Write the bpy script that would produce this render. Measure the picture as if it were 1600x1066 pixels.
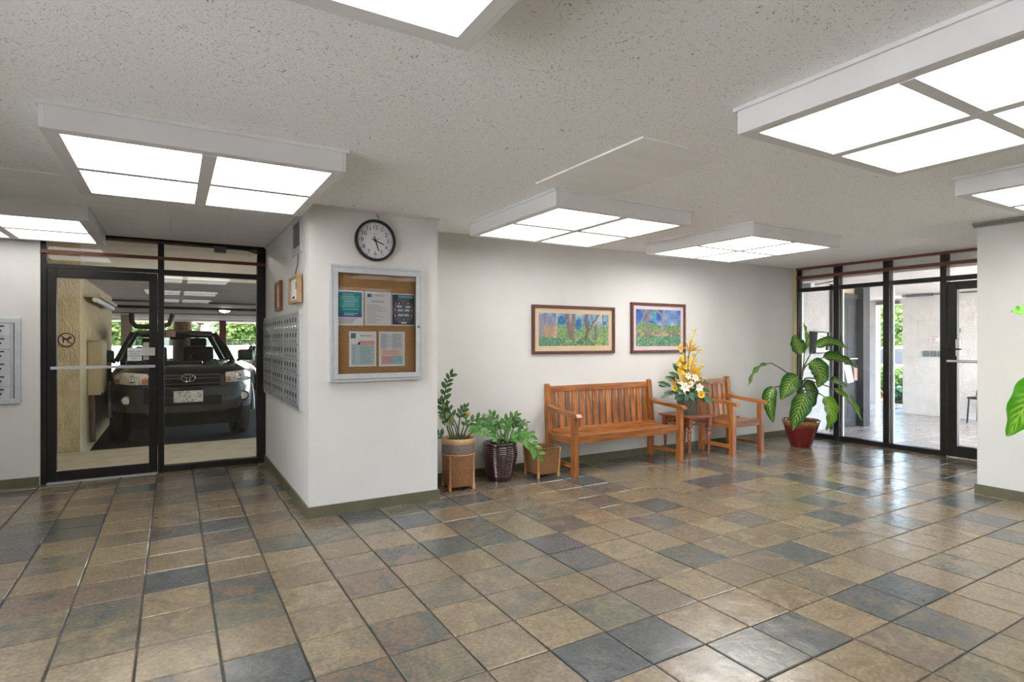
import bpy, bmesh, math, random
from mathutils import Vector, Matrix

PI = math.pi
RND = random.Random(11)
scene = bpy.context.scene
COL = scene.collection
for _o in list(bpy.data.objects):
    bpy.data.objects.remove(_o)

# ------------------------------------------------------------------ camera
CAMZ = 1.38
FPX = 897.6
YAW = math.radians(30.56)
cd = bpy.data.cameras.new('camera')
cam = bpy.data.objects.new('camera', cd)
COL.objects.link(cam)
cam.location = (0, 0, CAMZ)
cam.rotation_euler = (PI / 2, 0, -YAW)
cd.sensor_width = 36.0
cd.lens = FPX / 1600.0 * 36.0
cd.clip_start = 0.05
cd.clip_end = 300
scene.camera = cam

# ------------------------------------------------------------------ world, sun, exposure
wd = bpy.data.worlds.new('sky')
scene.world = wd
wd.use_nodes = True
wn = wd.node_tree
wn.nodes.clear()
wo = wn.nodes.new('ShaderNodeOutputWorld')
wb = wn.nodes.new('ShaderNodeBackground')
ws = wn.nodes.new('ShaderNodeTexSky')
ws.sky_type = 'NISHITA'
ws.sun_disc = False
ws.sun_elevation = math.radians(58)
ws.sun_rotation = math.radians(215)
ws.dust_density = 3.0
wb.inputs['Strength'].default_value = 2.5
wn.links.new(ws.outputs[0], wb.inputs[0])
wn.links.new(wb.outputs[0], wo.inputs[0])

sd = bpy.data.lights.new('sun', 'SUN')
sd.energy = 11.0
sd.angle = math.radians(1.0)
sd.color = (1.0, 0.95, 0.87)
sun = bpy.data.objects.new('sun', sd)
COL.objects.link(sun)
sun.rotation_euler = (math.radians(32), 0, math.radians(-35))

scene.view_settings.view_transform = 'Standard'
scene.view_settings.look = 'None'
scene.view_settings.exposure = 0.64
scene.view_settings.gamma = 1.0
scene.view_settings.use_curve_mapping = False
PANEL_STRENGTH = 3.7


# ------------------------------------------------------------------ helpers
def lin(r, g, b):
    def f(c):
        c /= 255.0
        return c / 12.92 if c <= 0.04045 else ((c + 0.055) / 1.055) ** 2.4
    return (f(r), f(g), f(b))


class MB:
    def __init__(self):
        self.v = []; self.f = []; self.m = []; self.c = []; self.uv = {}

    def add(self, vs, fs, mi=0, col=None, uvs=None):
        o = len(self.v)
        self.v += [tuple(p) for p in vs]
        for k, fc in enumerate(fs):
            self.f.append(tuple(i + o for i in fc)); self.m.append(mi); self.c.append(col)
        if uvs:
            for k, u in enumerate(uvs):
                self.uv[o + k] = u
        return self

    def box(self, x0, x1, y0, y1, z0, z1, mi=0, col=None):
        vs = [(x, y, z) for z in (z0, z1) for y in (y0, y1) for x in (x0, x1)]
        return self.add(vs, [(0, 2, 3, 1), (4, 5, 7, 6), (0, 1, 5, 4), (2, 6, 7, 3), (0, 4, 6, 2), (1, 3, 7, 5)], mi, col)

    def obox(self, c, s, rot=(0, 0, 0), mi=0):
        from mathutils import Euler
        M = Euler(rot).to_matrix()
        vs = [Vector(c) + M @ Vector((sx * s[0] / 2, sy * s[1] / 2, sz * s[2] / 2)) for sz in (-1, 1) for sy in (-1, 1) for sx in (-1, 1)]
        return self.add(vs, [(0, 2, 3, 1), (4, 5, 7, 6), (0, 1, 5, 4), (2, 6, 7, 3), (0, 4, 6, 2), (1, 3, 7, 5)], mi)

    def quad(self, a, b, c, d, mi=0, col=None):
        return self.add([a, b, c, d], [(0, 1, 2, 3)], mi, col)

    def loft(self, rings, cap=True, closed=True, mi=0):
        n = len(rings[0]); vs = [p for r in rings for p in r]; fs = []
        m = n if closed else n - 1
        for k in range(len(rings) - 1):
            for i in range(m):
                j = (i + 1) % n
                fs.append((k * n + i, k * n + j, (k + 1) * n + j, (k + 1) * n + i))
        if cap:
            fs.append(tuple(range(n - 1, -1, -1))); fs.append(tuple((len(rings) - 1) * n + i for i in range(n)))
        return self.add(vs, fs, mi)

    def tube(self, pts, r, n=8, cap=True, mi=0):
        pts = [Vector(p) for p in pts]
        rs = r if isinstance(r, (list, tuple)) else [r] * len(pts)
        rings = []; up = None
        for i, p in enumerate(pts):
            t = (pts[min(i + 1, len(pts) - 1)] - pts[max(i - 1, 0)]).normalized()
            if up is None:
                up = Vector((0, 0, 1)) if abs(t.z) < 0.9 else Vector((1, 0, 0))
            a = t.cross(up).normalized(); b = a.cross(t).normalized(); up = b
            rings.append([p + (a * math.cos(2 * PI * k / n) + b * math.sin(2 * PI * k / n)) * rs[i] for k in range(n)])
        return self.loft(rings, cap, True, mi)

    def lathe(self, prof, n=24, c=(0, 0, 0), axis='z', cap=True, mi=0, wob=None):
        rings = []
        for (r, h) in prof:
            ring = []
            for k in range(n):
                a = 2 * PI * k / n
                rr = r * (wob(a) if wob else 1)
                u, w = rr * math.cos(a), rr * math.sin(a)
                p = {'z': (u, w, h), 'y': (u, h, w), 'x': (h, u, w)}[axis]
                ring.append((c[0] + p[0], c[1] + p[1], c[2] + p[2]))
            rings.append(ring)
        return self.loft(rings, cap, True, mi)

    def prism(self, poly, axis, a, b, mi=0):
        def mk(p, h):
            return {'x': (h, p[0], p[1]), 'y': (p[0], h, p[1]), 'z': (p[0], p[1], h)}[axis]
        return self.loft([[mk(p, a) for p in poly], [mk(p, b) for p in poly]], True, True, mi)

    def build(self, name, mats, parent=None, smooth=0, bevel=0, loc=None, rot=None, recalc=True):
        me = bpy.data.meshes.new(name)
        me.from_pydata(self.v, [], self.f)
        if not isinstance(mats, (list, tuple)):
            mats = [mats]
        for mt in mats:
            me.materials.append(mt)
        if len(mats) > 1:
            me.polygons.foreach_set('material_index', self.m)
        if any(c is not None for c in self.c):
            at = me.color_attributes.new('Col', 'FLOAT_COLOR', 'CORNER')
            buf = []
            for p, c in zip(me.polygons, self.c):
                c = c or (1, 1, 1)
                buf += [c[0], c[1], c[2], 1.0] * p.loop_total
            at.data.foreach_set('color', buf)
        if self.uv:
            ul = me.uv_layers.new(name='UVMap')
            for l in me.loops:
                ul.data[l.index].uv = self.uv.get(l.vertex_index, (0, 0))
        if recalc:
            bm = bmesh.new(); bm.from_mesh(me)
            bmesh.ops.recalc_face_normals(bm, faces=bm.faces[:])
            bm.to_mesh(me); bm.free()
        if smooth:
            me.polygons.foreach_set('use_smooth', [True] * len(me.polygons))
            me.set_sharp_from_angle(angle=math.radians(smooth))
        me.update()
        return link(name, me, parent, loc, rot, bevel)


def link(name, me, parent=None, loc=None, rot=None, bevel=0):
    o = bpy.data.objects.new(name, me)
    COL.objects.link(o)
    if parent is not None:
        o.parent = parent
    if loc is not None:
        o.location = loc
    if rot is not None:
        o.rotation_euler = rot
    if bevel:
        b = o.modifiers.new('bevel', 'BEVEL'); b.width = bevel; b.segments = 2; b.limit_method = 'ANGLE'; b.angle_limit = math.radians(50)
    return o


def tag(o, label=None, cat=None, group=None, kind=None):
    if label: o['label'] = label
    if cat: o['category'] = cat
    if group: o['group'] = group
    if kind: o['kind'] = kind
    return o


def thing(name, label, cat, loc=(0, 0, 0), rotz=0.0, group=None, kind=None):
    o = bpy.data.objects.new(name, None)
    o.empty_display_size = 0.1
    COL.objects.link(o)
    o.location = loc; o.rotation_euler = (0, 0, rotz)
    return tag(o, label, cat, group, kind)


def bx(name, mat, parent, x0, x1, y0, y1, z0, z1, bevel=0):
    return MB().box(x0, x1, y0, y1, z0, z1).build(name, mat, parent, bevel=bevel)


def text_mesh(name, s, size, mat, parent, M, ext=0.0004, align='CENTER'):
    cu = bpy.data.curves.new('txt', 'FONT')
    cu.body = s; cu.size = size; cu.align_x = align; cu.align_y = 'CENTER'; cu.extrude = ext
    cu.resolution_u = 3
    to = bpy.data.objects.new('txt', cu); COL.objects.link(to)
    dg = bpy.context.evaluated_depsgraph_get()
    me = bpy.data.meshes.new_from_object(to.evaluated_get(dg))
    bpy.data.objects.remove(to); bpy.data.curves.remove(cu)
    me.transform(M)
    me.materials.clear(); me.materials.append(mat)
    me.name = name
    return link(name, me, parent)


def face_y(x, y, z):      # text readable from -Y side
    return Matrix.Translation((x, y, z)) @ Matrix.Rotation(PI / 2, 4, 'X')


def face_negx(x, y, z):   # text readable from the -X side
    return Matrix.Translation((x, y, z)) @ Matrix.Rotation(-PI / 2, 4, 'Z') @ Matrix.Rotation(PI / 2, 4, 'X')


FW = Vector((math.sin(YAW), math.cos(YAW), 0)); RT = Vector((math.cos(YAW), -math.sin(YAW), 0))


def at(px, py, depth):
    p = (FW + RT * ((px - 800) / FPX)) * depth
    return Vector((p.x, p.y, CAMZ - (py - 533) / FPX * depth))


# ------------------------------------------------------------------ materials
def nodes_of(name):
    m = bpy.data.materials.new(name); m.use_nodes = True
    nt = m.node_tree
    return m, nt, nt.nodes['Principled BSDF'], nt.nodes['Material Output']


def ramp(nt, stops, interp='LINEAR'):
    r = nt.nodes.new('ShaderNodeValToRGB'); cr = r.color_ramp; cr.interpolation = interp
    while len(cr.elements) > 1:
        cr.elements.remove(cr.elements[-1])
    cr.elements[0].position = stops[0][0]; cr.elements[0].color = (*stops[0][1], 1)
    for p, c in stops[1:]:
        e = cr.elements.new(p); e.color = (*c, 1)
    return r


def pm(name, c1, c2=None, scale=8.0, rough=0.5, metal=0.0, bump=0.0, bscale=60.0, coat=0.0, stretch=(1, 1, 1), lo=0.35, hi=0.65, detail=4.0, spec=0.5, dist=0.01):
    m, nt, b, out = nodes_of(name)
    b.inputs['Roughness'].default_value = rough
    b.inputs['Metallic'].default_value = metal
    b.inputs['Coat Weight'].default_value = coat
    b.inputs['Coat Roughness'].default_value = 0.06
    b.inputs['Specular IOR Level'].default_value = spec
    b.inputs['Base Color'].default_value = (*c1, 1)
    tc = nt.nodes.new('ShaderNodeTexCoord'); mp = nt.nodes.new('ShaderNodeMapping')
    mp.inputs['Scale'].default_value = stretch
    nt.links.new(tc.outputs['Object'], mp.inputs[0])
    if c2 is not None:
        n = nt.nodes.new('ShaderNodeTexNoise'); n.inputs['Scale'].default_value = scale; n.inputs['Detail'].default_value = detail
        nt.links.new(mp.outputs[0], n.inputs['Vector'])
        r = ramp(nt, [(lo, c1), (hi, c2)])
        nt.links.new(n.outputs[0], r.inputs[0]); nt.links.new(r.outputs[0], b.inputs['Base Color'])
    if bump:
        n2 = nt.nodes.new('ShaderNodeTexNoise'); n2.inputs['Scale'].default_value = bscale; n2.inputs['Detail'].default_value = 4
        nt.links.new(mp.outputs[0], n2.inputs['Vector'])
        bp = nt.nodes.new('ShaderNodeBump'); bp.inputs['Strength'].default_value = bump; bp.inputs['Distance'].default_value = dist
        nt.links.new(n2.outputs[0], bp.inputs['Height']); nt.links.new(bp.outputs[0], b.inputs['Normal'])
    return m


def vary(m, lo=0.72, hi=1.22):
    nt = m.node_tree; b = nt.nodes['Principled BSDF']; src = b.inputs['Base Color'].links[0].from_socket
    oi = nt.nodes.new('ShaderNodeObjectInfo'); mr = nt.nodes.new('ShaderNodeMapRange'); mr.inputs[3].default_value = lo; mr.inputs[4].default_value = hi
    nt.links.new(oi.outputs['Random'], mr.inputs[0])
    vm = nt.nodes.new('ShaderNodeVectorMath'); vm.operation = 'SCALE'; nt.links.new(src, vm.inputs[0]); nt.links.new(mr.outputs[0], vm.inputs['Scale'])
    nt.links.new(vm.outputs[0], b.inputs['Base Color'])
    return m


def glass_mat(name, tint=(0.9, 0.93, 0.92), ior=1.5, rough=0.0, extra=0.0):
    m = bpy.data.materials.new(name); m.use_nodes = True
    nt = m.node_tree; nt.nodes.clear()
    out = nt.nodes.new('ShaderNodeOutputMaterial'); mix = nt.nodes.new('ShaderNodeMixShader')
    tr = nt.nodes.new('ShaderNodeBsdfTransparent'); gl = nt.nodes.new('ShaderNodeBsdfGlossy'); fr = nt.nodes.new('ShaderNodeFresnel')
    tr.inputs[0].default_value = (*tint, 1); gl.inputs['Roughness'].default_value = rough
    fr.inputs[0].default_value = ior
    ad = nt.nodes.new('ShaderNodeMath'); ad.operation = 'ADD'; ad.inputs[1].default_value = extra
    nt.links.new(fr.outputs[0], ad.inputs[0])
    nt.links.new(ad.outputs[0], mix.inputs[0]); nt.links.new(tr.outputs[0], mix.inputs[1]); nt.links.new(gl.outputs[0], mix.inputs[2])
    nt.links.new(mix.outputs[0], out.inputs[0])
    return m


def emit_mat(name, color, strength):
    m, nt, b, out = nodes_of(name)
    b.inputs['Base Color'].default_value = (0.8, 0.8, 0.8, 1)
    b.inputs['Emission Color'].default_value = (*color, 1)
    b.inputs['Emission Strength'].default_value = strength
    return m


def attr_mat(name, rough=0.6):
    m, nt, b, out = nodes_of(name)
    a = nt.nodes.new('ShaderNodeAttribute'); a.attribute_name = 'Col'
    nt.links.new(a.outputs[0], b.inputs['Base Color']); b.inputs['Roughness'].default_value = rough
    return m


TP = 0.318           # tile pitch
TX0, TY0 = -0.138, 1.170


def slate_mat(name, stops, rlo=0.12, rhi=0.21, pitch=TP, ox=TX0, oy=TY0):
    m, nt, b, out = nodes_of(name)
    N = nt.nodes.new; L = nt.links.new
    g = N('ShaderNodeNewGeometry')
    s = N('ShaderNodeVectorMath'); s.operation = 'SUBTRACT'; s.inputs[1].default_value = (ox, oy, -10)
    d = N('ShaderNodeVectorMath'); d.operation = 'MULTIPLY'; d.inputs[1].default_value = (1 / pitch, 1 / pitch, 0)
    fl = N('ShaderNodeVectorMath'); fl.operation = 'FLOOR'
    L(g.outputs['Position'], s.inputs[0]); L(s.outputs[0], d.inputs[0]); L(d.outputs[0], fl.inputs[0])
    wn_ = N('ShaderNodeTexWhiteNoise'); wn_.noise_dimensions = '3D'; L(fl.outputs[0], wn_.inputs[0])
    sc = N('ShaderNodeVectorMath'); sc.operation = 'SCALE'; sc.inputs['Scale'].default_value = 40.0
    L(wn_.outputs['Color'], sc.inputs[0])
    off = N('ShaderNodeVectorMath'); off.operation = 'ADD'; L(g.outputs['Position'], off.inputs[0]); L(sc.outputs[0], off.inputs[1])
    n1 = N('ShaderNodeTexNoise'); n1.inputs['Scale'].default_value = 4.5; n1.inputs['Detail'].default_value = 7; n1.inputs['Distortion'].default_value = 1.4; n1.inputs['Roughness'].default_value = 0.62
    L(off.outputs[0], n1.inputs['Vector'])
    # ramp position = rand + (noise-.5)*k
    ma = N('ShaderNodeMath'); ma.operation = 'MULTIPLY_ADD'; ma.inputs[1].default_value = 0.60; ma.inputs[2].default_value = -0.30
    L(n1.outputs[0], ma.inputs[0])
    ad = N('ShaderNodeMath'); ad.operation = 'ADD'; L(wn_.outputs['Value'], ad.inputs[0]); L(ma.outputs[0], ad.inputs[1])
    r = ramp(nt, stops); L(ad.outputs[0], r.inputs[0])
    n2 = N('ShaderNodeTexNoise'); n2.inputs['Scale'].default_value = 55; n2.inputs['Detail'].default_value = 5
    L(off.outputs[0], n2.inputs['Vector'])
    mr = N('ShaderNodeMapRange'); mr.inputs[1].default_value = 0.25; mr.inputs[2].default_value = 0.75; mr.inputs[3].default_value = 0.62; mr.inputs[4].default_value = 1.12
    L(n2.outputs[0], mr.inputs[0])
    vm = N('ShaderNodeVectorMath'); vm.operation = 'SCALE'; L(r.outputs[0], vm.inputs[0]); L(mr.outputs[0], vm.inputs['Scale'])
    L(vm.outputs[0], b.inputs['Base Color'])
    r2 = N('ShaderNodeMapRange'); r2.inputs[1].default_value = 0.3; r2.inputs[2].default_value = 0.7; r2.inputs[3].default_value = rlo; r2.inputs[4].default_value = rhi
    L(n1.outputs[0], r2.inputs[0]); L(r2.outputs[0], b.inputs['Roughness'])
    n3 = N('ShaderNodeTexNoise'); n3.inputs['Scale'].default_value = 9; n3.inputs['Detail'].default_value = 8; n3.inputs['Roughness'].default_value = 0.65; n3.inputs['Distortion'].default_value = 1.0
    L(off.outputs[0], n3.inputs['Vector'])
    bp = N('ShaderNodeBump'); bp.inputs['Strength'].default_value = 0.22; bp.inputs['Distance'].default_value = 0.010
    L(n3.outputs[0], bp.inputs['Height']); L(bp.outputs[0], b.inputs['Normal'])
    b.inputs['Specular IOR Level'].default_value = 0.6
    return m


def ceiling_mat():
    m, nt, b, out = nodes_of('acoustic ceiling')
    N = nt.nodes.new; L = nt.links.new
    g = N('ShaderNodeNewGeometry')
    nw = N('ShaderNodeTexNoise'); nw.inputs['Scale'].default_value = 6; nw.inputs['Detail'].default_value = 1
    L(g.outputs['Position'], nw.inputs['Vector'])
    sc = N('ShaderNodeVectorMath'); sc.operation = 'SCALE'; sc.inputs['Scale'].default_value = 0.25; L(nw.outputs['Color'], sc.inputs[0])
    ad = N('ShaderNodeVectorMath'); ad.operation = 'ADD'; L(g.outputs['Position'], ad.inputs[0]); L(sc.outputs[0], ad.inputs[1])
    mp = N('ShaderNodeMapping'); mp.inputs['Scale'].default_value = (1, 2.2, 1); mp.inputs['Rotation'].default_value = (0, 0, 0.5); L(ad.outputs[0], mp.inputs[0])
    n = N('ShaderNodeTexNoise'); n.inputs['Scale'].default_value = 76; n.inputs['Detail'].default_value = 2.0; L(mp.outputs[0], n.inputs['Vector'])
    r = ramp(nt, [(0.29, (0.42, 0.41, 0.40)), (0.37, (0.93, 0.93, 0.925))]); L(n.outputs[0], r.inputs[0])
    L(r.outputs[0], b.inputs['Base Color'])
    b.inputs['Roughness'].default_value = 0.9
    n2 = N('ShaderNodeTexNoise'); n2.inputs['Scale'].default_value = 90; n2.inputs['Detail'].default_value = 3; L(g.outputs['Position'], n2.inputs['Vector'])
    ad2 = N('ShaderNodeMath'); ad2.operation = 'MULTIPLY_ADD'; ad2.inputs[1].default_value = 0.5; L(n2.outputs[0], ad2.inputs[0]); L(r.outputs[0], ad2.inputs[2])
    bp = N('ShaderNodeBump'); bp.inputs['Strength'].default_value = 0.6; bp.inputs['Distance'].default_value = 0.006
    L(ad2.outputs[0], bp.inputs['Height']); L(bp.outputs[0], b.inputs['Normal'])
    return m


def weave_mat(name, c1, c2, scale=70):
    m, nt, b, out = nodes_of(name)
    N = nt.nodes.new; L = nt.links.new
    tc = N('ShaderNodeTexCoord')
    sx = N('ShaderNodeSeparateXYZ'); L(tc.outputs['Object'], sx.inputs[0])

    def math_(op, a, bb):
        q = N('ShaderNodeMath'); q.operation = op
        for k, v in enumerate((a, bb)):
            if isinstance(v, (int, float)): q.inputs[k].default_value = v
            elif v is not None: L(v, q.inputs[k])
        return q.outputs[0]
    h = math_('ADD', sx.outputs[0], sx.outputs[1])
    tri = math_('PINGPONG', h, 0.055)
    ph = math_('ADD', math_('MULTIPLY', tri, scale * 5.0), math_('MULTIPLY', sx.outputs[2], scale * 5.0))
    sn = math_('SINE', ph, None)
    r = ramp(nt, [(0.0, c1), (1.0, c2)])
    half = math_('MULTIPLY_ADD', sn, 0.5); half.node.inputs[2].default_value = 0.5
    n = N('ShaderNodeTexNoise'); n.inputs['Scale'].default_value = 25; L(tc.outputs['Object'], n.inputs['Vector'])
    mixv = math_('ADD', math_('MULTIPLY', half, 0.65), math_('MULTIPLY', n.outputs[0], 0.45))
    L(mixv, r.inputs[0]); L(r.outputs[0], b.inputs['Base Color'])
    b.inputs['Roughness'].default_value = 0.5
    bp = N('ShaderNodeBump'); bp.inputs['Strength'].default_value = 0.6; bp.inputs['Distance'].default_value = 0.004
    L(half, bp.inputs['Height']); L(bp.outputs[0], b.inputs['Normal'])
    return m


def dieff_mat(name, dark, light, stripe=1.0):
    m, nt, b, out = nodes_of(name)
    N = nt.nodes.new; L = nt.links.new
    uv = N('ShaderNodeUVMap'); uv.uv_map = 'UVMap'
    sx = N('ShaderNodeSeparateXYZ'); L(uv.outputs[0], sx.inputs[0])

    def math_(op, a, bb=None, cc=None):
        q = N('ShaderNodeMath'); q.operation = op
        for k, v in enumerate((a, bb, cc)):
            if isinstance(v, (int, float)): q.inputs[k].default_value = v
            elif v is not None: L(v, q.inputs[k])
        return q.outputs[0]
    av = math_('ABSOLUTE', math_('SUBTRACT', sx.outputs[1], 0.5))
    n = N('ShaderNodeTexNoise'); n.inputs['Scale'].default_value = 9; n.inputs['Detail'].default_value = 3; L(uv.outputs[0], n.inputs['Vector'])
    ph = math_('ADD', math_('MULTIPLY', math_('SUBTRACT', sx.outputs[0], math_('MULTIPLY', av, 0.6)), 58.0), math_('MULTIPLY', n.outputs[0], 3.5))
    s = math_('MULTIPLY_ADD', math_('SINE', ph), 0.5, 0.5)
    edge = math_('SUBTRACT', 1.0, math_('MULTIPLY', math_('MAXIMUM', math_('SUBTRACT', av, 0.16), 0.0), 4.2))
    edge = math_('MAXIMUM', edge, 0.0)
    k = math_('MULTIPLY', math_('MULTIPLY', math_('POWER', s, 1.6), edge), stripe)
    rib = math_('LESS_THAN', av, 0.022)
    k2 = math_('MAXIMUM', k, math_('MULTIPLY', rib, 0.8))
    r = ramp(nt, [(0.0, dark), (1.0, light)]); L(k2, r.inputs[0]); L(r.outputs[0], b.inputs['Base Color'])
    b.inputs['Roughness'].default_value = 0.28
    b.inputs['Subsurface Weight'].default_value = 0.0
    bp = N('ShaderNodeBump'); bp.inputs['Strength'].default_value = 0.35; bp.inputs['Distance'].default_value = 0.004
    L(s, bp.inputs['Height']); L(bp.outputs[0], b.inputs['Normal'])
    # thin leaf: some light passes through
    tl = N('ShaderNodeBsdfTranslucent'); L(r.outputs[0], tl.inputs[0])
    mx = N('ShaderNodeMixShader'); mx.inputs[0].default_value = 0.25
    L(b.outputs[0], mx.inputs[1]); L(tl.outputs[0], mx.inputs[2]); L(mx.outputs[0], out.inputs[0])
    return m


def leaf_mat(name, c1, c2, scale=14, rough=0.4, trans=0.3):
    m = pm(name, c1, c2, scale=scale, rough=rough)
    nt = m.node_tree; b = nt.nodes['Principled BSDF']; out = nt.nodes['Material Output']
    tl = nt.nodes.new('ShaderNodeBsdfTranslucent')
    src = b.inputs['Base Color'].links[0].from_socket
    nt.links.new(src, tl.inputs[0])
    mx = nt.nodes.new('ShaderNodeMixShader'); mx.inputs[0].default_value = trans
    nt.links.new(b.outputs[0], mx.inputs[1]); nt.links.new(tl.outputs[0], mx.inputs[2]); nt.links.new(mx.outputs[0], out.inputs[0])
    return m


M = {}
M['wall'] = pm('off white wall paint', (0.635, 0.622, 0.60), (0.66, 0.647, 0.625), scale=3, rough=0.6, bump=0.06, bscale=35)
M['wall_bounce'] = pm('whitened bounce wall', (0.84, 0.83, 0.81), (0.87, 0.86, 0.84), scale=3, rough=0.6)  # whiter than the seen walls, added to bounce more light
M['darkening'] = pm('brown wall panelling', (0.085, 0.055, 0.035), (0.12, 0.08, 0.05), scale=3, rough=0.6, stretch=(8, 8, 1))  # invented dark tone that cuts the rear wall's reflection in the garage glass
M['ceil'] = ceiling_mat()
M['ceil_smooth'] = pm('smooth ceiling board', (0.86, 0.85, 0.83), (0.90, 0.89, 0.87), scale=2.5, rough=0.75, stretch=(1, 3, 1))
M['base'] = pm('olive baseboard paint', (0.105, 0.098, 0.058), (0.13, 0.12, 0.075), scale=6, rough=0.45)
M['slate'] = slate_mat('slate tile', [(0.0, (0.092, 0.098, 0.100)), (0.16, (0.120, 0.122, 0.114)), (0.26, (0.165, 0.148, 0.110)), (0.42, (0.255, 0.200, 0.130)),
                                       (0.58, (0.205, 0.158, 0.105)), (0.70, (0.295, 0.228, 0.142)), (0.84, (0.185, 0.155, 0.118)), (0.95, (0.20, 0.145, 0.105)), (1.05, (0.12, 0.118, 0.105))])
M['grout'] = pm('dark grout', (0.055, 0.055, 0.052), (0.12, 0.118, 0.11), scale=3, rough=0.8)
M['porch_tile'] = slate_mat('porch paving', [(0.0, (0.30, 0.27, 0.24)), (0.5, (0.40, 0.36, 0.31)), (1.0, (0.34, 0.31, 0.28))], 0.12, 0.30)
M['fixture'] = pm('white painted fixture', (0.70, 0.70, 0.69), (0.73, 0.73, 0.72), scale=4, rough=0.5)
M['diffuser'] = emit_mat('lit diffuser', (1.0, 0.99, 0.97), PANEL_STRENGTH)
M['diffuser_bright'] = emit_mat('brighter lit diffuser', (1.0, 0.99, 0.97), 6.8)
M['diffuser_dim'] = emit_mat('weaker lit diffuser', (1.0, 0.985, 0.96), 2.3)
M['bronze'] = pm('dark bronze aluminium', (0.011, 0.0095, 0.0085), (0.018, 0.015, 0.013), scale=5, rough=0.36, spec=0.35)
M['glass'] = glass_mat('clear pane', (0.965, 0.975, 0.97))
M['board_glass'] = glass_mat('acrylic pane', (0.995, 0.995, 0.995), 1.22)
M['redbar'] = pm('red brown painted bar', (0.13, 0.040, 0.022), (0.17, 0.055, 0.03), scale=9, rough=0.5)
M['alu'] = pm('brushed aluminium', (0.62, 0.63, 0.64), (0.68, 0.69, 0.70), scale=30, rough=0.35, metal=0.7, stretch=(1, 1, 12))
M['alu_white'] = pm('satin silver frame', (0.50, 0.52, 0.55), (0.55, 0.57, 0.60), scale=20, rough=0.38, metal=0.3)
M['chrome'] = pm('chrome', (0.75, 0.75, 0.76), rough=0.12, metal=1.0)
M['black'] = pm('black plastic', (0.012, 0.012, 0.013), (0.02, 0.02, 0.021), scale=10, rough=0.4)
M['dark'] = pm('dark recess', (0.006, 0.006, 0.006), rough=0.7)
M['white'] = pm('white paper', (0.78, 0.78, 0.77), (0.81, 0.81, 0.80), scale=6, rough=0.6)
M['ink'] = pm('black ink', (0.02, 0.02, 0.025), rough=0.6)
M['clockface'] = pm('clock face', (0.66, 0.68, 0.72), (0.69, 0.71, 0.75), scale=4, rough=0.4)
M['print'] = attr_mat('flat print')
M['cork'] = pm('cork', (0.34, 0.18, 0.07), (0.46, 0.26, 0.11), scale=90, rough=0.85, bump=0.2, bscale=200)
M['frame_wood'] = pm('dark picture frame wood', (0.075, 0.026, 0.015), (0.12, 0.045, 0.026), scale=14, rough=0.35)
M['frame_gold'] = pm('thin frame tan', (0.36, 0.22, 0.10), (0.42, 0.27, 0.13), scale=14, rough=0.4)
M['mat_cream'] = pm('tan mat board', (0.58, 0.43, 0.29), (0.62, 0.47, 0.32), scale=5, rough=0.7)
M['mat_pink'] = pm('mauve mat board', (0.58, 0.45, 0.47), (0.62, 0.49, 0.51), scale=5, rough=0.7)
for ax, st in (('x', (1.2, 14, 14)), ('y', (14, 1.2, 14)), ('z', (14, 14, 1.2))):
    M['wood_' + ax] = vary(pm('oiled teak ' + ax, (0.20, 0.055, 0.012), (0.46, 0.175, 0.045), scale=3.2, rough=0.30, stretch=st, lo=0.3, hi=0.7, detail=6, coat=0.2))
    M['table_' + ax] = pm('red stained wood ' + ax, (0.16, 0.040, 0.014), (0.30, 0.090, 0.032), scale=3.2, rough=0.3, stretch=st, lo=0.3, hi=0.7, detail=6, coat=0.2)
M['weave'] = weave_mat('woven bamboo strip', (0.07, 0.026, 0.010), (0.40, 0.185, 0.075), 58)
M['bamboo'] = pm('bamboo cane', (0.33, 0.16, 0.055), (0.44, 0.24, 0.09), scale=20, rough=0.4, stretch=(4, 4, 1))
M['rope'] = pm('tan basket rim', (0.42, 0.26, 0.12), (0.52, 0.34, 0.17), scale=60, rough=0.7, bump=0.4, bscale=150)
M['greyband'] = pm('grey fibre band', (0.12, 0.09, 0.075), (0.22, 0.18, 0.155), scale=110, rough=0.85, bump=0.5, bscale=200)
M['brown_glaze'] = pm('dark brown glaze', (0.020, 0.006, 0.006), (0.045, 0.015, 0.013), scale=10, rough=0.14, coat=0.6)
M['soil'] = pm('potting soil', (0.012, 0.009, 0.007), (0.035, 0.025, 0.018), scale=60, rough=0.95, bump=0.8, bscale=80)
M['zz_leaf'] = leaf_mat('glossy dark leaf', (0.035, 0.105, 0.025), (0.085, 0.20, 0.045), rough=0.28, trans=0.15)
M['zz_leaf2'] = leaf_mat('fresh green leaf', (0.055, 0.20, 0.025), (0.13, 0.34, 0.05), rough=0.28, trans=0.2)
M['zz_pale'] = leaf_mat('pale yellow green leaf', (0.20, 0.27, 0.09), (0.30, 0.36, 0.14), rough=0.3, trans=0.2)
M['stem'] = pm('dark green stem', (0.05, 0.075, 0.028), (0.09, 0.12, 0.045), scale=12, rough=0.45)
M['stem2'] = pm('pale green cane', (0.14, 0.22, 0.10), (0.30, 0.36, 0.22), scale=12, rough=0.45)
M['dieff'] = dieff_mat('variegated leaf', (0.018, 0.105, 0.015), (0.34, 0.48, 0.10))
M['dieff_light'] = dieff_mat('young variegated leaf', (0.11, 0.30, 0.02), (0.42, 0.58, 0.10))
M['dieff_daylit'] = dieff_mat('daylit variegated leaf', (0.07, 0.32, 0.012), (0.38, 0.60, 0.09), 0.7)  # daylight on the right edge plant is put into this brighter green


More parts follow.
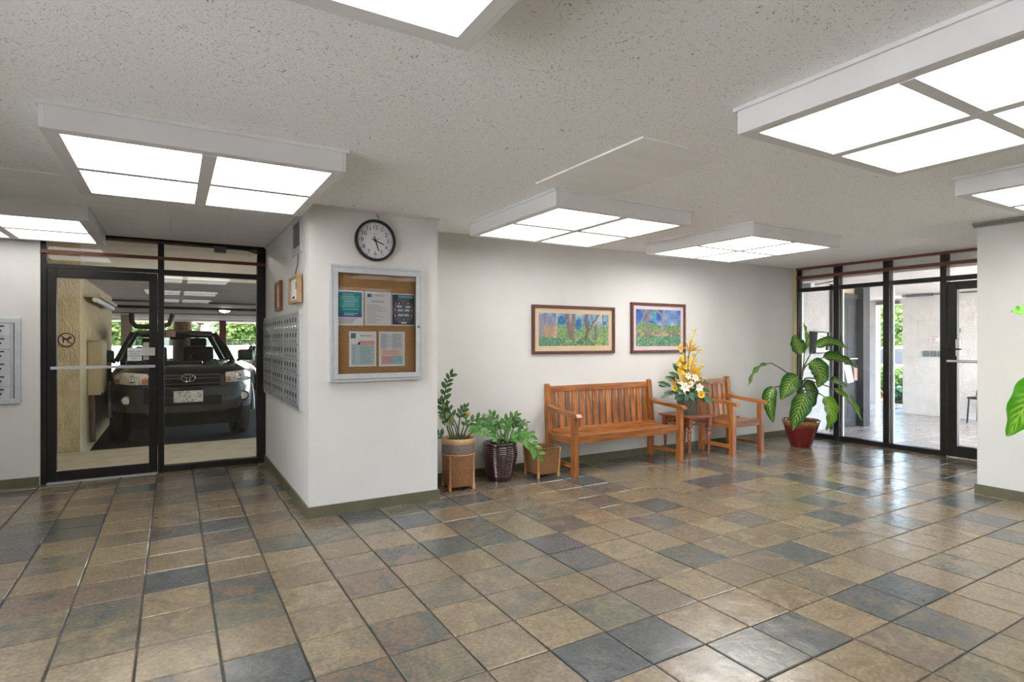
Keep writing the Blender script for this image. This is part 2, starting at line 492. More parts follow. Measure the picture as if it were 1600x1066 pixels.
def glaze_mat():
    m, nt, b, out = nodes_of('oxblood glaze with tan rim')
    tc = nt.nodes.new('ShaderNodeTexCoord'); sx = nt.nodes.new('ShaderNodeSeparateXYZ'); nt.links.new(tc.outputs['Object'], sx.inputs[0])
    n = nt.nodes.new('ShaderNodeTexNoise'); n.inputs['Scale'].default_value = 16; nt.links.new(tc.outputs['Object'], n.inputs['Vector'])
    a = nt.nodes.new('ShaderNodeMath'); a.operation = 'MULTIPLY_ADD'; a.inputs[1].default_value = 0.08; nt.links.new(n.outputs[0], a.inputs[0]); nt.links.new(sx.outputs[2], a.inputs[2])
    r = ramp(nt, [(0.0, (0.10, 0.006, 0.008)), (0.29, (0.16, 0.010, 0.012)), (0.335, (0.22, 0.08, 0.03)), (0.37, (0.38, 0.23, 0.10)), (0.40, (0.16, 0.05, 0.02))])
    nt.links.new(a.outputs[0], r.inputs[0]); nt.links.new(r.outputs[0], b.inputs['Base Color'])
    b.inputs['Roughness'].default_value = 0.15; b.inputs['Coat Weight'].default_value = 0.5
    return m


M['redglaze'] = glaze_mat()
M['ribbed'] = pm('grey green bark cloth', (0.055, 0.058, 0.045), (0.13, 0.125, 0.10), scale=18, rough=0.7, stretch=(3, 3, 0.6))
M['yellow'] = leaf_mat('yellow petal', (0.80, 0.50, 0.02), (0.86, 0.62, 0.06), rough=0.5)
M['orange'] = leaf_mat('golden orange bract', (0.58, 0.26, 0.02), (0.76, 0.46, 0.05), rough=0.5)
M['cream'] = leaf_mat('white petal', (0.80, 0.77, 0.68), (0.86, 0.83, 0.78), rough=0.5)
M['peach'] = leaf_mat('cream rose petal', (0.80, 0.66, 0.38), (0.84, 0.72, 0.48), rough=0.5)
M['arr_leaf'] = leaf_mat('deep green foliage', (0.014, 0.06, 0.016), (0.04, 0.12, 0.035), rough=0.3, trans=0.1)
M['arr_leaf2'] = leaf_mat('blue green foliage', (0.05, 0.13, 0.08), (0.10, 0.20, 0.12), rough=0.35, trans=0.1)
# outside
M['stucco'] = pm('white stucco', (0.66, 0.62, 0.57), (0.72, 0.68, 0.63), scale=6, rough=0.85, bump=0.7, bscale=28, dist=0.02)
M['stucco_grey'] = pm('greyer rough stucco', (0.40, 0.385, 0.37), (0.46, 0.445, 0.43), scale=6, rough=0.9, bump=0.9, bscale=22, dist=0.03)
M['cream_paint'] = pm('cream paint', (0.60, 0.50, 0.36), (0.64, 0.54, 0.40), scale=4, rough=0.7)
M['garage_wall'] = pm('rough cream stucco', (0.50, 0.41, 0.24), (0.60, 0.50, 0.33), scale=10, rough=0.9, bump=0.8, bscale=40, stretch=(1, 1, 0.5), dist=0.02)
M['concrete'] = pm('beige concrete', (0.36, 0.31, 0.22), (0.43, 0.375, 0.28), scale=5, rough=0.6)
M['asphalt'] = pm('dark garage floor', (0.012, 0.012, 0.013), (0.02, 0.02, 0.02), scale=8, rough=0.85, spec=0.2)
M['garage_ceil'] = pm('garage ceiling paint', (0.58, 0.53, 0.46), (0.64, 0.59, 0.52), scale=3, rough=0.7)
M['door_grey'] = pm('dark grey door paint', (0.030, 0.032, 0.038), (0.042, 0.045, 0.052), scale=5, rough=0.4)
M['carpaint'] = pm('black car paint', (0.008, 0.008, 0.009), (0.011, 0.011, 0.012), scale=3, rough=0.22, coat=1.0)
M['silverpaint'] = pm('grey car paint', (0.16, 0.17, 0.19), (0.18, 0.19, 0.21), scale=3, rough=0.25, metal=0.5, coat=1.0)
M['whitepaint'] = pm('white car paint', (0.22, 0.225, 0.235), (0.24, 0.245, 0.255), scale=3, rough=0.35, coat=0.2)
M['carglass'] = glass_mat('tinted car glass', (0.55, 0.62, 0.62))
M['darkglass'] = pm('dark car glass', (0.012, 0.018, 0.024), (0.014, 0.02, 0.026), rough=0.12, spec=0.12)
M['rubber'] = pm('tyre rubber', (0.014, 0.014, 0.014), (0.022, 0.022, 0.022), scale=15, rough=0.75)
M['lens'] = pm('headlamp lens', (0.42, 0.40, 0.34), (0.70, 0.68, 0.62), scale=26, rough=0.12, coat=1.0)
M['amber'] = pm('amber lens', (0.48, 0.17, 0.05), (0.58, 0.24, 0.08), scale=20, rough=0.15, coat=1.0)
M['plate'] = pm('worn number plate', (0.30, 0.30, 0.27), (0.72, 0.72, 0.68), scale=38, rough=0.5)
M['seat'] = pm('dark seat cloth', (0.03, 0.032, 0.033), (0.045, 0.047, 0.048), scale=20, rough=0.85)
M['hedge'] = leaf_mat('hedge leaf', (0.03, 0.09, 0.012), (0.11, 0.20, 0.035), scale=5, rough=0.5)
M['tree'] = leaf_mat('sunlit tree leaf', (0.04, 0.095, 0.015), (0.14, 0.20, 0.045), scale=2.2, rough=0.5)
M['bark'] = pm('brown bark', (0.10, 0.055, 0.03), (0.20, 0.12, 0.07), scale=12, rough=0.9, bump=0.8, bscale=30, stretch=(1, 1, 0.3))
M['mulch'] = pm('brown garden soil', (0.14, 0.085, 0.05), (0.26, 0.17, 0.10), scale=20, rough=0.95, bump=0.6, bscale=60)
M['pavement'] = pm('light pavement', (0.50, 0.47, 0.43), (0.56, 0.53, 0.49), scale=2, rough=0.85)
M['redpost'] = pm('maroon post paint', (0.15, 0.035, 0.028), (0.19, 0.05, 0.04), scale=6, rough=0.6)
M['wire'] = pm('galvanised wire', (0.16, 0.16, 0.17), rough=0.5, metal=0.6)
M['pipe'] = pm('brown pipe', (0.08, 0.045, 0.03), (0.12, 0.07, 0.045), scale=10, rough=0.6)
M['tanpaint'] = pm('cream cabinet paint', (0.42, 0.34, 0.21), (0.48, 0.40, 0.25), scale=4, rough=0.6)
M['pinkcard'] = pm('pink tan card', (0.44, 0.29, 0.22), rough=0.7)
M['greyplastic'] = pm('light grey plastic', (0.52, 0.54, 0.52), (0.56, 0.58, 0.56), scale=5, rough=0.5)
M['greyplate'] = pm('slate grey plate', (0.13, 0.155, 0.17), (0.16, 0.185, 0.20), scale=8, rough=0.5)
M['palecorner'] = pm('pale yellow corner trim', (0.55, 0.46, 0.27), (0.60, 0.51, 0.31), scale=5, rough=0.6)
M['red_ink'] = pm('red ink', (0.50, 0.05, 0.05), rough=0.6)

# ------------------------------------------------------------------ the room
CZ = 2.45
PX0, PX1, PY = 0.91, 1.99, 4.65     # projecting wall block
BY = 5.20                           # bench wall
GLY = 7.10                          # garage glazing plane
GRX = 8.00                          # porch glazing plane
RX = 6.28; RY = 2.34                # right wall block


def struct(name, label, cat, mb, mat, **k):
    return tag(mb.build(name, mat, **k), label, cat, kind='structure')


floor = struct('floor', 'lobby floor laid with square slate tiles', 'floor', MB().box(-4.1, 8.05, -3.1, 7.15, -0.06, -0.009), M['grout'])
ceiling = struct('ceiling', 'low grey white ceiling with pitted acoustic texture', 'ceiling', MB().box(-4.2, 8.1, -3.2, 7.2, CZ, CZ + 0.2), M['ceil'])
wc = struct('wall_center', 'off white projecting wall block carrying the clock and notice case', 'wall', MB().box(PX0, PX1, PY, 7.2, -0.06, CZ), M['wall'])
wbk = struct('wall_back', 'long off white wall behind the bench and paintings', 'wall', MB().box(PX1, 8.05, BY, 7.2, -0.06, CZ), M['wall'])
wl = struct('wall_left', 'off white wall strip left of the garage door', 'wall', MB().box(-4.1, -1.093, 7.03, 7.2, -0.06, CZ), M['wall'])
struct('wall_side', 'side wall of the lobby out of view to the left with an opening added for daylight', 'wall', MB().box(-4.2, -4.0, -3.2, -2.4, -0.06, CZ).box(-4.2, -4.0, 2.1, 7.2, -0.06, CZ).box(-4.2, -4.0, -2.4, 2.1, 2.35, CZ).box(-4.2, -4.0, -2.4, 2.1, -0.06, 0.08), M['wall_bounce'])  # opening added for daylight, wall whitened for bounce
struct('wall_rear', 'plain rear wall of the lobby behind the viewpoint', 'wall', MB().box(-4.2, 8.1, -3.2, -3.0, -0.06, CZ), M['darkening'])
w3 = thing('added_window', 'unseen glazing added on the left to let in daylight', 'window', (-4.1, 0, 0), 0, None, 'structure')  # invented glazing that lets extra daylight into the lobby
wr = struct('wall_right', 'off white wall block at the right edge beside the porch door', 'wall', MB().box(RX, 8.1, -3.2, RY, -0.06, CZ), M['wall'])

BH, BT = 0.085, 0.016
struct('baseboard_center', 'olive green baseboard around the projecting wall block', 'baseboard',
       MB().box(PX0 - BT, PX1 + BT, PY - BT, PY, 0, BH).box(PX0 - BT, PX0, PY, 7.05, 0, BH).box(PX1, PX1 + BT, PY, BY, 0, BH), M['base'])
struct('baseboard_back', 'olive green baseboard below the paintings wall', 'baseboard', MB().box(PX1 + BT, 7.95, BY - BT, BY, 0, BH), M['base'])
struct('baseboard_left', 'olive green baseboard under the left mailboxes', 'baseboard', MB().box(-4.0, -1.10, 7.03 - BT, 7.03, 0, BH), M['base'])
struct('baseboard_right', 'olive green baseboard of the right edge wall', 'baseboard', MB().box(RX - BT, RX, -3.0, RY + BT, 0, BH).box(RX, 7.94, RY, RY + BT, 0, BH), M['base'])

# smooth board over the garage vestibule, joint lines, access panel, small trims
cs = MB().box(-4.0, -0.02, PY, 7.05, CZ - 0.006, CZ).box(-0.015, PX0, PY, 7.05, CZ - 0.006, CZ).build('smooth_board', M['ceil_smooth'], ceiling)
cs['label'] = 'smooth unpitted ceiling board over the garage door'
ap = bx('access_panel', M['ceil_smooth'], ceiling, 2.11, 2.76, 2.23, 3.26, CZ - 0.012, CZ, 0.002)
ap['label'] = 'smooth flat access panel set on the pitted ceiling'
struct('trim_1', 'thin white moulding where the projecting wall meets the ceiling', 'moulding',
       MB().box(PX0 - 0.014, PX1 + 0.014, PY - 0.014, PY, CZ - 0.022, CZ).box(PX0 - 0.014, PX0, PY, 7.05, CZ - 0.022, CZ - 0.006), M['wall'])
tr = MB().box(RX - 0.03, RX, -1.0, RY + 0.03, CZ - 0.022, CZ - 0.002).tube([(RX - 0.02, -1.0, CZ - 0.038), (RX - 0.02, RY + 0.02, CZ - 0.038)], 0.009, 8)
struct('trim_2', 'grey metal rail along the top of the right edge wall', 'rail', tr, pm('grey rail paint', (0.20, 0.21, 0.18), (0.24, 0.25, 0.22), scale=5, rough=0.5))


# ---- slate tiles
def tile_mesh(k, s=0.309):
    r = random.Random(100 + k); h = s / 2; c = 0.0035

    def ring(d, z):
        pts = []
        for (sx, sy) in ((-1, -1), (1, -1), (1, 1), (-1, 1)):
            pts.append((sx * (h - d + r.uniform(-0.0012, 0.0012)), sy * (h - d + r.uniform(-0.0012, 0.0012)), z))
        return pts
    mb = MB(); a = ring(0, -0.009); b = ring(0, -c); t = ring(c, 0)
    t = [(p[0], p[1], p[2] + r.uniform(-0.0009, 0.0009)) for p in t]
    vs = a + b + t; fs = []
    for q in range(2):
        for i in range(4):
            fs.append((q * 4 + i, q * 4 + (i + 1) % 4, q * 4 + 4 + (i + 1) % 4, q * 4 + 4 + i))
    fs.append((8, 9, 10, 11))
    return mb.add(vs, fs)


def in_room(x, y):
    if x < -4.1 or x > 8.05 or y < -3.1 or y > 7.15: return False
    h = TP / 2
    if x - h > PX0 - 0.01 and x + h < PX1 and y - h > PY - 0.01: return False
    if x - h > PX1 - TP and y - h > BY: return False
    if x - h > PX0 and y - h > BY: return False
    if x - h > RX and y + h < RY: return False
    return True


cells = []
for i in range(-14, 28):
    for j in range(-15, 21):
        x = TX0 + (i + 0.5) * TP; y = TY0 + (j + 0.5) * TP
        if not in_room(x, y): continue
        p = Vector((x, y)); dep = p.x * FW.x + p.y * FW.y; u = p.x * RT.x + p.y * RT.y
        vis = dep > 0.6 and abs(u / dep) < 0.98 and CAMZ / dep * FPX < 600
        cells.append((dep if vis else 1e6 + dep, x, y))
cells.sort()
tmeshes = []
for k in range(6):
    o = tile_mesh(k).build('tile', M['slate'], floor)
    tmeshes.append(o.data); bpy.data.objects.remove(o)
rest = MB()
for k, (d, x, y) in enumerate(cells):
    dz = RND.uniform(-0.0012, 0.0008)
    if k < 300:
        link('tile', tmeshes[RND.randrange(6)], floor, (x, y, dz))
    else:
        t = tile_mesh(k % 6)
        rest.add([(a + x, b + y, c + dz) for a, b, c in t.v], t.f)
ro = rest.build('far_tiles', M['slate'], floor); ro['kind'] = 'stuff'; ro['label'] = 'further slate tiles of the lobby floor'


# ---- ceiling lights
def ceiling_light(cx, cy, label, w=1.22, zt=CZ, glow='diffuser'):
    t = thing('ceiling_light', label, 'ceiling light', (cx, cy, zt), 0, 'square box ceiling lights')
    ow = w / 2 + 0.066; zb = -0.122
    h = MB()
    for s in (-1, 1):
        h.box(s * ow, s * (ow - 0.02), -ow, ow, zb, 0); h.box(-ow + 0.02, ow - 0.02, s * ow, s * (ow - 0.02), zb, 0)
    h.build('housing', M['fixture'], t, bevel=0.002)
    fl = MB()
    for s in (-1, 1):
        fl.box(s * (ow + 0.014), s * ow, -ow - 0.014, ow + 0.014, -0.018, 0); fl.box(-ow, ow, s * (ow + 0.014), s * ow, -0.018, 0)
    fl.build('ceiling_flange', M['fixture'], t)
    lip = MB()
    for s in (-1, 1):
        lip.box(s * (w / 2), s * (ow - 0.02), -ow + 0.02, ow - 0.02, zb, zb + 0.012); lip.box(-w / 2, w / 2, s * (w / 2), s * (ow - 0.02), zb, zb + 0.012)
    lip.build('lip', M['fixture'], t)
    bx('divider', M['fixture'], t, -0.034, 0.034, -w / 2, w / 2, zb - 0.004, zb + 0.03)
    bx('divider', M['fixture'], t, -w / 2, -0.03, -0.027, 0.027, zb - 0.003, zb + 0.02)
    bx('divider', M['fixture'], t, 0.03, w / 2, -0.027, 0.027, zb - 0.003, zb + 0.02)
    for sx in (-1, 1):
        for sy in (-1, 1):
            x0, x1 = sorted((sx * 0.03, sx * w / 2)); y0, y1 = sorted((sy * 0.027, sy * w / 2))
            bx('diffuser', M[glow], t, x0, x1, y0, y1, zb + 0.008, zb + 0.012)
    return t


ceiling_light(0.163, 3.925, 'large lit box light in front of the garage door, left of the clock')
ceiling_light(2.985, 3.98, 'lit box light nearest the clock wall, above the three planters')
ceiling_light(5.13, 3.99, 'lit box light above the armchair and side table', glow='diffuser_bright')
ceiling_light(2.91, 1.07, 'large lit box light at the upper right corner of the picture')
ceiling_light(5.09, 1.09, 'lit box light above the right edge wall', glow='diffuser_bright')
ceiling_light(0.155, 1.02, 'lit box light cut off by the top edge of the picture')
ceiling_light(-1.25, 6.28, 'lit box light above the left mailboxes', glow='diffuser_dim')
ceiling_light(0.16, -1.6, 'added unseen box light behind the viewpoint, rear middle of the lobby')  # this and the next two are unseen lights added to brighten the lobby
ceiling_light(2.91, -1.6, 'added unseen box light behind the viewpoint, rear right of the lobby')
ceiling_light(-2.4, 2.6, 'added unseen box light to the left of the lobby')

for k in range(4):
    bx('mullion', M['bronze'], w3, -0.05, 0.05, -2.4 + k * 1.5 - 0.03, -2.4 + k * 1.5 + 0.03, 0.08, 2.35)
for k in range(3):
    bx('pane', M['glass'], w3, -0.004, 0.004, -2.4 + k * 1.5 + 0.03, -2.4 + (k + 1) * 1.5 - 0.03, 0.08, 2.35)
# ---- garage glazing (left)
FZ = CZ
w1 = thing('window_1', 'dark bronze glazed partition with transoms facing the garage', 'window', (0, GLY, 0), 0, None, 'structure')
bx('jamb', M['bronze'], w1, -1.093, -1.049, -0.05, 0.05, 0, FZ, 0.002)
bx('jamb', M['bronze'], w1, 0.82, 0.91, -0.05, 0.05, 0, FZ, 0.002)
bx('mullion', M['bronze'], w1, -0.134, -0.078, -0.06, 0.05, 0, FZ, 0.002)
bx('head', M['bronze'], w1, -1.049, 0.82, -0.04, 0.05, FZ - 0.045, FZ)
bx('transom_rail', M['bronze'], w1, -1.049, -0.134, -0.05, 0.05, 2.088, 2.13, 0.002)
bx('transom_rail', M['bronze'], w1, -0.078, 0.82, -0.05, 0.05, 2.075, 2.13, 0.002)
bx('sill', M['bronze'], w1, -0.078, 0.82, -0.05, 0.05, 0, 0.062, 0.002)
bx('pane', M['glass'], w1, -1.049, -0.134, -0.004, 0.004, 2.13, FZ - 0.045)
bx('pane', M['glass'], w1, -0.078, 0.82, -0.004, 0.004, 2.13, FZ - 0.045)
bx('pane', M['glass'], w1, -0.078, 0.82, -0.004, 0.004, 0.062, 2.075)
d1 = thing('door_1', 'dark bronze glass door leading to the garage', 'door', (0, GLY - 0.01, 0), 0, None, 'structure')
bx('stile', M['bronze'], d1, -1.046, -0.975, -0.035, 0.03, 0.014, 2.082, 0.003)
bx('stile', M['bronze'], d1, -0.213, -0.138, -0.035, 0.03, 0.014, 2.082, 0.003)
bx('top_rail', M['bronze'], d1, -0.975, -0.213, -0.035, 0.03, 2.0, 2.082, 0.003)
bx('bottom_rail', M['bronze'], d1, -0.975, -0.213, -0.035, 0.03, 0.014, 0.112, 0.003)
bx('pane', M['glass'], d1, -0.975, -0.213, -0.003, 0.003, 0.112, 2.0)
tag(bx('threshold', M['alu'], d1, -1.046, -0.134, -0.06, 0.04, 0.0, 0.012), 'thin silver threshold strip')
bead = MB().box(-0.975, -0.213, -0.038, -0.030, 0.112, 0.122)
tag(bead.build('bead', M['alu'], d1), 'thin silver glazing bead')
pb = MB().box(-1.014, -0.156, -0.075, -0.06, 1.104, 1.132).box(-1.012, -0.99, -0.062, -0.035, 1.108, 1.128).box(-0.18, -0.158, -0.062, -0.035, 1.108, 1.128)
tag(pb.build('push_bar', M['alu_white'], d1, bevel=0.002), 'silver push bar')
tag(bx('lock_box', M['greyplastic'], d1, -0.276, -0.158, -0.055, -0.03, 1.228, 1.312, 0.003), 'pale grey lock box')
tag(bx('lock_plate', pm('steel lock plate', (0.36, 0.33, 0.28), (0.6, 0.56, 0.5), scale=60, rough=0.4, metal=0.4), d1, -0.264, -0.214, -0.032, -0.004, 1.184, 1.366, 0.002), 'patterned steel lock plate')
ds = tag(bx('door_sign', M['white'], None, -0.400, -0.277, GLY - 0.03, GLY - 0.014, 1.176, 1.307, 0.001), 'small white notice with black words taped to the garage door', 'sign')
for k, s in enumerate(('MAKE SURE', 'DOOR IS', 'COMPLETELY', 'SHUT')):
    text_mesh('lettering', s, 0.0215, M['ink'], ds, face_y(-0.3385, GLY - 0.0308, 1.272 - k * 0.0235))
struct('trim_3', 'red brown bar across the transoms of the garage glazing', 'bar', MB().box(-1.093, 0.91, GLY - 0.075, GLY - 0.052, 2.228, 2.262), M['redbar'])
cdt = thing('conduit', 'grey electrical conduit with junction box above the garage glazing', 'conduit', (0, GLY - 0.075, 0))
MB().tube([(-0.95, 0, 2.418), (0.386, 0, 2.400)], 0.010, 8).build('tube', M['pipe'], cdt, smooth=40)
MB().tube([(0.50, 0, 2.40), (0.72, 0.0, 2.395), (0.80, 0, 2.37), (0.90, 0, 2.385)], 0.011, 8).build('tube', M['black'], cdt, smooth=40)
bx('junction_box', pm('grey junction box', (0.13, 0.135, 0.13), rough=0.5), cdt, 0.386, 0.504, -0.03, 0.03, 2.345, 2.41, 0.004)

# ---- porch glazing (right)
w2 = thing('window_2', 'dark bronze floor to ceiling glazing of three bays facing the porch', 'window', (GRX, 0, 0), 0, None, 'structure')
for (a, b_) in ((5.155, 5.20), (4.555, 4.63), (3.905, 3.98), (3.27, 3.335)):
    bx('mullion', M['bronze'], w2, -0.05, 0.05, a, b_, 0, FZ, 0.002)
bays = ((4.63, 5.155), (3.98, 4.555), (3.335, 3.905))
for (a, b_) in bays:
    bx('sill', M['bronze'], w2, -0.05, 0.05, a, b_, 0, 0.06, 0.002)
    bx('transom_rail', M['bronze'], w2, -0.05, 0.05, a, b_, 2.10, 2.155, 0.002)
    bx('pane', M['glass'], w2, -0.004, 0.004, a, b_, 0.06, 2.10)
    bx('pane', M['glass'], w2, -0.004, 0.004, a, b_, 2.155, FZ)
bx('transom_rail', M['bronze'], w2, -0.05, 0.05, RY, 3.27, 2.10, 2.155, 0.002)
bx('pane', M['glass'], w2, -0.004, 0.004, RY, 3.27, 2.155, FZ)
for (a, b_) in ((5.13, 5.155), (4.63, 4.655), (4.53, 4.555), (3.98, 4.0), (3.88, 3.905)):
    tag(bx('glazing_bead', M['alu'], w2, 0.012, 0.035, a, b_, 0.06, 2.10), 'silver inner edge of the frame')
d2 = thing('door_2', 'dark bronze glass door to the porch beside the right edge wall', 'door', (GRX - 0.005, 0, 0), 0, None, 'structure')
bx('stile', M['bronze'], d2, -0.035, 0.03, 3.165, 3.262, 0.01, 2.085, 0.003)
bx('stile', M['bronze'], d2, -0.035, 0.03, 2.345, 2.44, 0.01, 2.085, 0.003)
bx('top_rail', M['bronze'], d2, -0.035, 0.03, 2.44, 3.165, 1.99, 2.085, 0.003)
bx('bottom_rail', M['bronze'], d2, -0.035, 0.03, 2.44, 3.165, 0.01, 0.14, 0.003)
bx('pane', M['glass'], d2, -0.003, 0.003, 2.44, 3.165, 0.14, 1.99)
tag(MB().tube([(-0.075, 3.25, 1.142), (-0.075, 2.36, 1.142)], 0.016, 10).box(-0.08, -0.03, 3.22, 3.25, 1.13, 1.155).build('push_bar', M['alu'], d2, smooth=40), 'silver push bar')
tag(MB().box(-0.05, -0.028, 3.13, 3.175, 1.20, 1.40).build('lock_plate', M['chrome'], d2, bevel=0.003), 'shiny lock plate')
MB().tube([(-0.03, 3.20, 1.285), (-0.075, 3.20, 1.285), (-0.08, 3.18, 1.285), (-0.08, 3.10, 1.283)], 0.010, 8).build('lever', M['black'], d2, smooth=40)
struct('trim_4', 'red brown bar across the transoms of the porch glazing', 'bar', MB().box(GRX - 0.075, GRX - 0.052, RY, 5.2, 2.283, 2.325), M['redbar'])
struct('trim_5', 'red brown strip between ceiling and porch glazing', 'strip', MB().box(GRX - 0.08, GRX - 0.051, RY, 5.2, CZ - 0.032, CZ - 0.001), M['redbar'])
struct('trim_6', 'pale yellow corner strip where paintings wall meets porch glazing', 'strip', MB().box(7.90, 7.945, BY - 0.03, BY, BH, CZ), M['palecorner'])
# ------------------------------------------------------------------ END STRUCTURE

# ------------------------------------------------------------------ porch side (right)
pf = struct('floor_porch', 'pale shiny paving of the entrance porch', 'floor', MB().box(8.05, 13.62, 1.5, 9.5, -0.06, -0.006), M['grout'])
pt = MB()
for i in range(0, 18):
    for j in range(0, 25):
        x = 8.05 + (i + 0.5) * TP * 0.97; y = 1.5 + (j + 0.5) * TP
        if x < 9.95 and y > 5.25: continue
        t = tile_mesh((i * 7 + j) % 6, 0.300)
        pt.add([(a + x, b + y, c) for a, b, c in t.v], t.f)
o = pt.build('paving_tiles', M['porch_tile'], pf); o['kind'] = 'stuff'
struct('ceiling_porch', 'pale flat ceiling of the porch', 'ceiling', MB().box(8.12, 13.62, 1.5, 9.5, 2.27, 2.6).box(8.05, 8.12, 1.5, 5.2, CZ + 0.02, 2.6), M['stucco'])
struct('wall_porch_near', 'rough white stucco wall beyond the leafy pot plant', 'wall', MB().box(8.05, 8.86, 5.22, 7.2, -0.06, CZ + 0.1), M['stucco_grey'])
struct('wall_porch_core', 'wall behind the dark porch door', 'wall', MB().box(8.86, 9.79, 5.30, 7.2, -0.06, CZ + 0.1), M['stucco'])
struct('wall_porch_far', 'rough white stucco wall across the porch with sign and plates', 'wall', MB().box(12.1, 12.35, 1.5, 5.70, -0.06, 2.27), M['stucco'])
struct('wall_porch_end', 'cream wall beside the garden opening', 'wall', MB().box(13.36, 13.6, 6.95, 9.5, 0.0, 2.27).box(13.30, 13.62, 6.95, 9.5, 0, 0.22), M['cream_paint'])
struct('trim_7', 'white square column at the garden opening', 'column', MB().box(13.3, 13.48, 6.80, 6.955, 0, 2.16).box(13.3, 13.55, 5.5, 7.1, 2.16, 2.27), M['stucco'])
MBc = MB().tube([(12.06, 5.70, 2.24), (12.06, 2.0, 2.24)], 0.010, 8).box(12.03, 12.10, 5.18, 5.62, 2.215, 2.26)
tag(MBc.build('porch_conduit', M['wire'], None, smooth=40), 'grey conduit running along the top of the far porch wall', 'conduit')
vl = thing('porch_lamp', 'dark oval wall lamp above the garden opening', 'lamp', (13.27, 6.55, 2.205))
MB().lathe([(0.02, -0.03), (0.055, -0.02), (0.06, 0.0), (0.055, 0.02), (0.02, 0.03)], 12).build('body', M['wire'], vl, smooth=40)
MB().box(-0.02, 0.03, -0.24, 0.24, -0.03, 0.03).build('bracket', M['wire'], vl, bevel=0.01)

# dark door in the porch
d3 = thing('door_3', 'dark grey panelled door with transom on the porch', 'door', (0, 5.22, 0), 0, None, 'structure')
dg = M['door_grey']
bx('jamb', dg, d3, 8.86, 9.02, -0.05, 0.08, 0, 2.44, 0.004)
bx('jamb', dg, d3, 9.60, 9.79, -0.12, 0.08, 0, 2.44, 0.004)
bx('head', dg, d3, 9.02, 9.60, -0.04, 0.08, 2.06, 2.14, 0.004)
bx('head', dg, d3, 9.02, 9.60, -0.04, 0.08, 2.40, 2.44, 0.004)
bx('transom_panel', M['tanpaint'], d3, 9.02, 9.60, 0.02, 0.08, 2.14, 2.40)
bx('leaf', dg, d3, 9.02, 9.60, -0.01, 0.05, 0.01, 2.06, 0.003)
for (x0, x1, z0, z1) in ((9.10, 9.29, 1.12, 1.95), (9.33, 9.52, 1.12, 1.95), (9.10, 9.29, 0.15, 0.98), (9.33, 9.52, 0.15, 0.98)):
    p = MB()
    p.box(x0, x1, -0.018, -0.01, z0, z1)
    p.build('panel', dg, d3, bevel=0.006)
MB().lathe([(0.028, -0.02), (0.028, -0.012), (0.014, -0.05), (0.02, -0.07), (0.004, -0.075)], 16, (9.12, 0, 1.43), 'y').build('knob', M['chrome'], d3, smooth=40)
bx('push_bar', M['alu'], d3, 9.09, 9.56, -0.06, -0.035, 1.085, 1.105, 0.004)
pp = MB(); pp.add([(9.20, -0.025, 1.0), (9.40, -0.025, 0.99), (9.50, -0.025, 0.72), (9.32, -0.025, 0.70), (9.20, -0.02, 1.0), (9.40, -0.02, 0.99), (9.50, -0.02, 0.72), (9.32, -0.02, 0.70)],
                  [(0, 1, 2, 3), (7, 6, 5, 4), (0, 4, 5, 1), (1, 5, 6, 2), (2, 6, 7, 3), (3, 7, 4, 0)])
tag(pp.build('door_notice', M['white'], None, loc=(0, 5.22, 0)), 'tilted white sheet on the dark porch door', 'paper')
tag(bx('door_card', M['pinkcard'], None, 9.50, 9.66, 5.192, 5.205, 0.74, 0.98), 'brown card on the dark porch door beside the white sheet', 'card')

# intercom on the stucco
ic = thing('intercom', 'white entry phone panel with black sides on the porch stucco', 'intercom', (8.49, 5.22, 1.18))
MB().prism([(0, 0.0), (-0.10, 0.02), (-0.13, 0.33), (0, 0.35)], 'x', -0.16, 0.16).build('case', M['black'], ic, bevel=0.004)
MB().add([(-0.15, -0.104, 0.03), (0.15, -0.104, 0.03), (0.15, -0.132, 0.32), (-0.15, -0.132, 0.32), (-0.15, -0.098, 0.03), (0.15, -0.098, 0.03), (0.15, -0.126, 0.32), (-0.15, -0.126, 0.32)],
         [(0, 1, 2, 3), (7, 6, 5, 4), (0, 4, 5, 1), (1, 5, 6, 2), (2, 6, 7, 3), (3, 7, 4, 0)]).build('face_plate', M['white'], ic)
MB().tube([(0.10, -0.150, 0.33), (0.10, -0.12, 0.06)], 0.022, 8).build('handset', M['black'], ic, smooth=40)
MB().obox((-0.05, -0.128, 0.27), (0.12, 0.006, 0.012)).build('display', M['black'], ic)

# things on the far porch wall
sg = tag(MB().box(12.085, 12.10, 5.085, 5.225, 1.345, 1.46).build('porch_sign', M['white'], None), 'small white sign with red print on the far porch wall', 'sign')
for k, (w_, z) in enumerate(((0.12, 1.452), (0.06, 1.425), (0.07, 1.405), (0.05, 1.385), (0.12, 1.355))):
    yy = 5.155 if k in (0, 4) else 5.155 + 0.02
    bx('red_line', M['red_ink'], sg, 12.0835, 12.085, yy - w_ / 2, yy + w_ / 2, z - 0.004, z + 0.004)
for (a, b_, lab) in ((5.255, 5.345, 'leftmost slate grey wall plate of the row on the far porch wall'), (5.135, 5.222, 'middle slate grey wall plate of the row on the far porch wall'), (5.01, 5.10, 'right slate grey wall plate of the row, partly behind the door frame')):
    tag(MB().box(12.07, 12.10, a, b_, 1.09, 1.198).box(12.065, 12.072, a + 0.015, b_ - 0.015, 1.105, 1.183).build('wall_plate', M['greyplate'], None, bevel=0.006), lab, 'wall plate', 'grey plates on the far porch wall')
tag(MB().box(12.07, 12.10, 4.75, 4.815, 1.537, 1.607).box(12.066, 12.072, 4.76, 4.805, 1.547, 1.597).build('vent_cover', pm('olive grey cover', (0.16, 0.16, 0.13), rough=0.6), None, bevel=0.004), 'small square olive grey cover seen through the porch door', 'wall plate')
bo = thing('porch_chair', 'dark rounded chair back seen at the edge of the right wall', 'chair', (11.75, 4.25, 0))
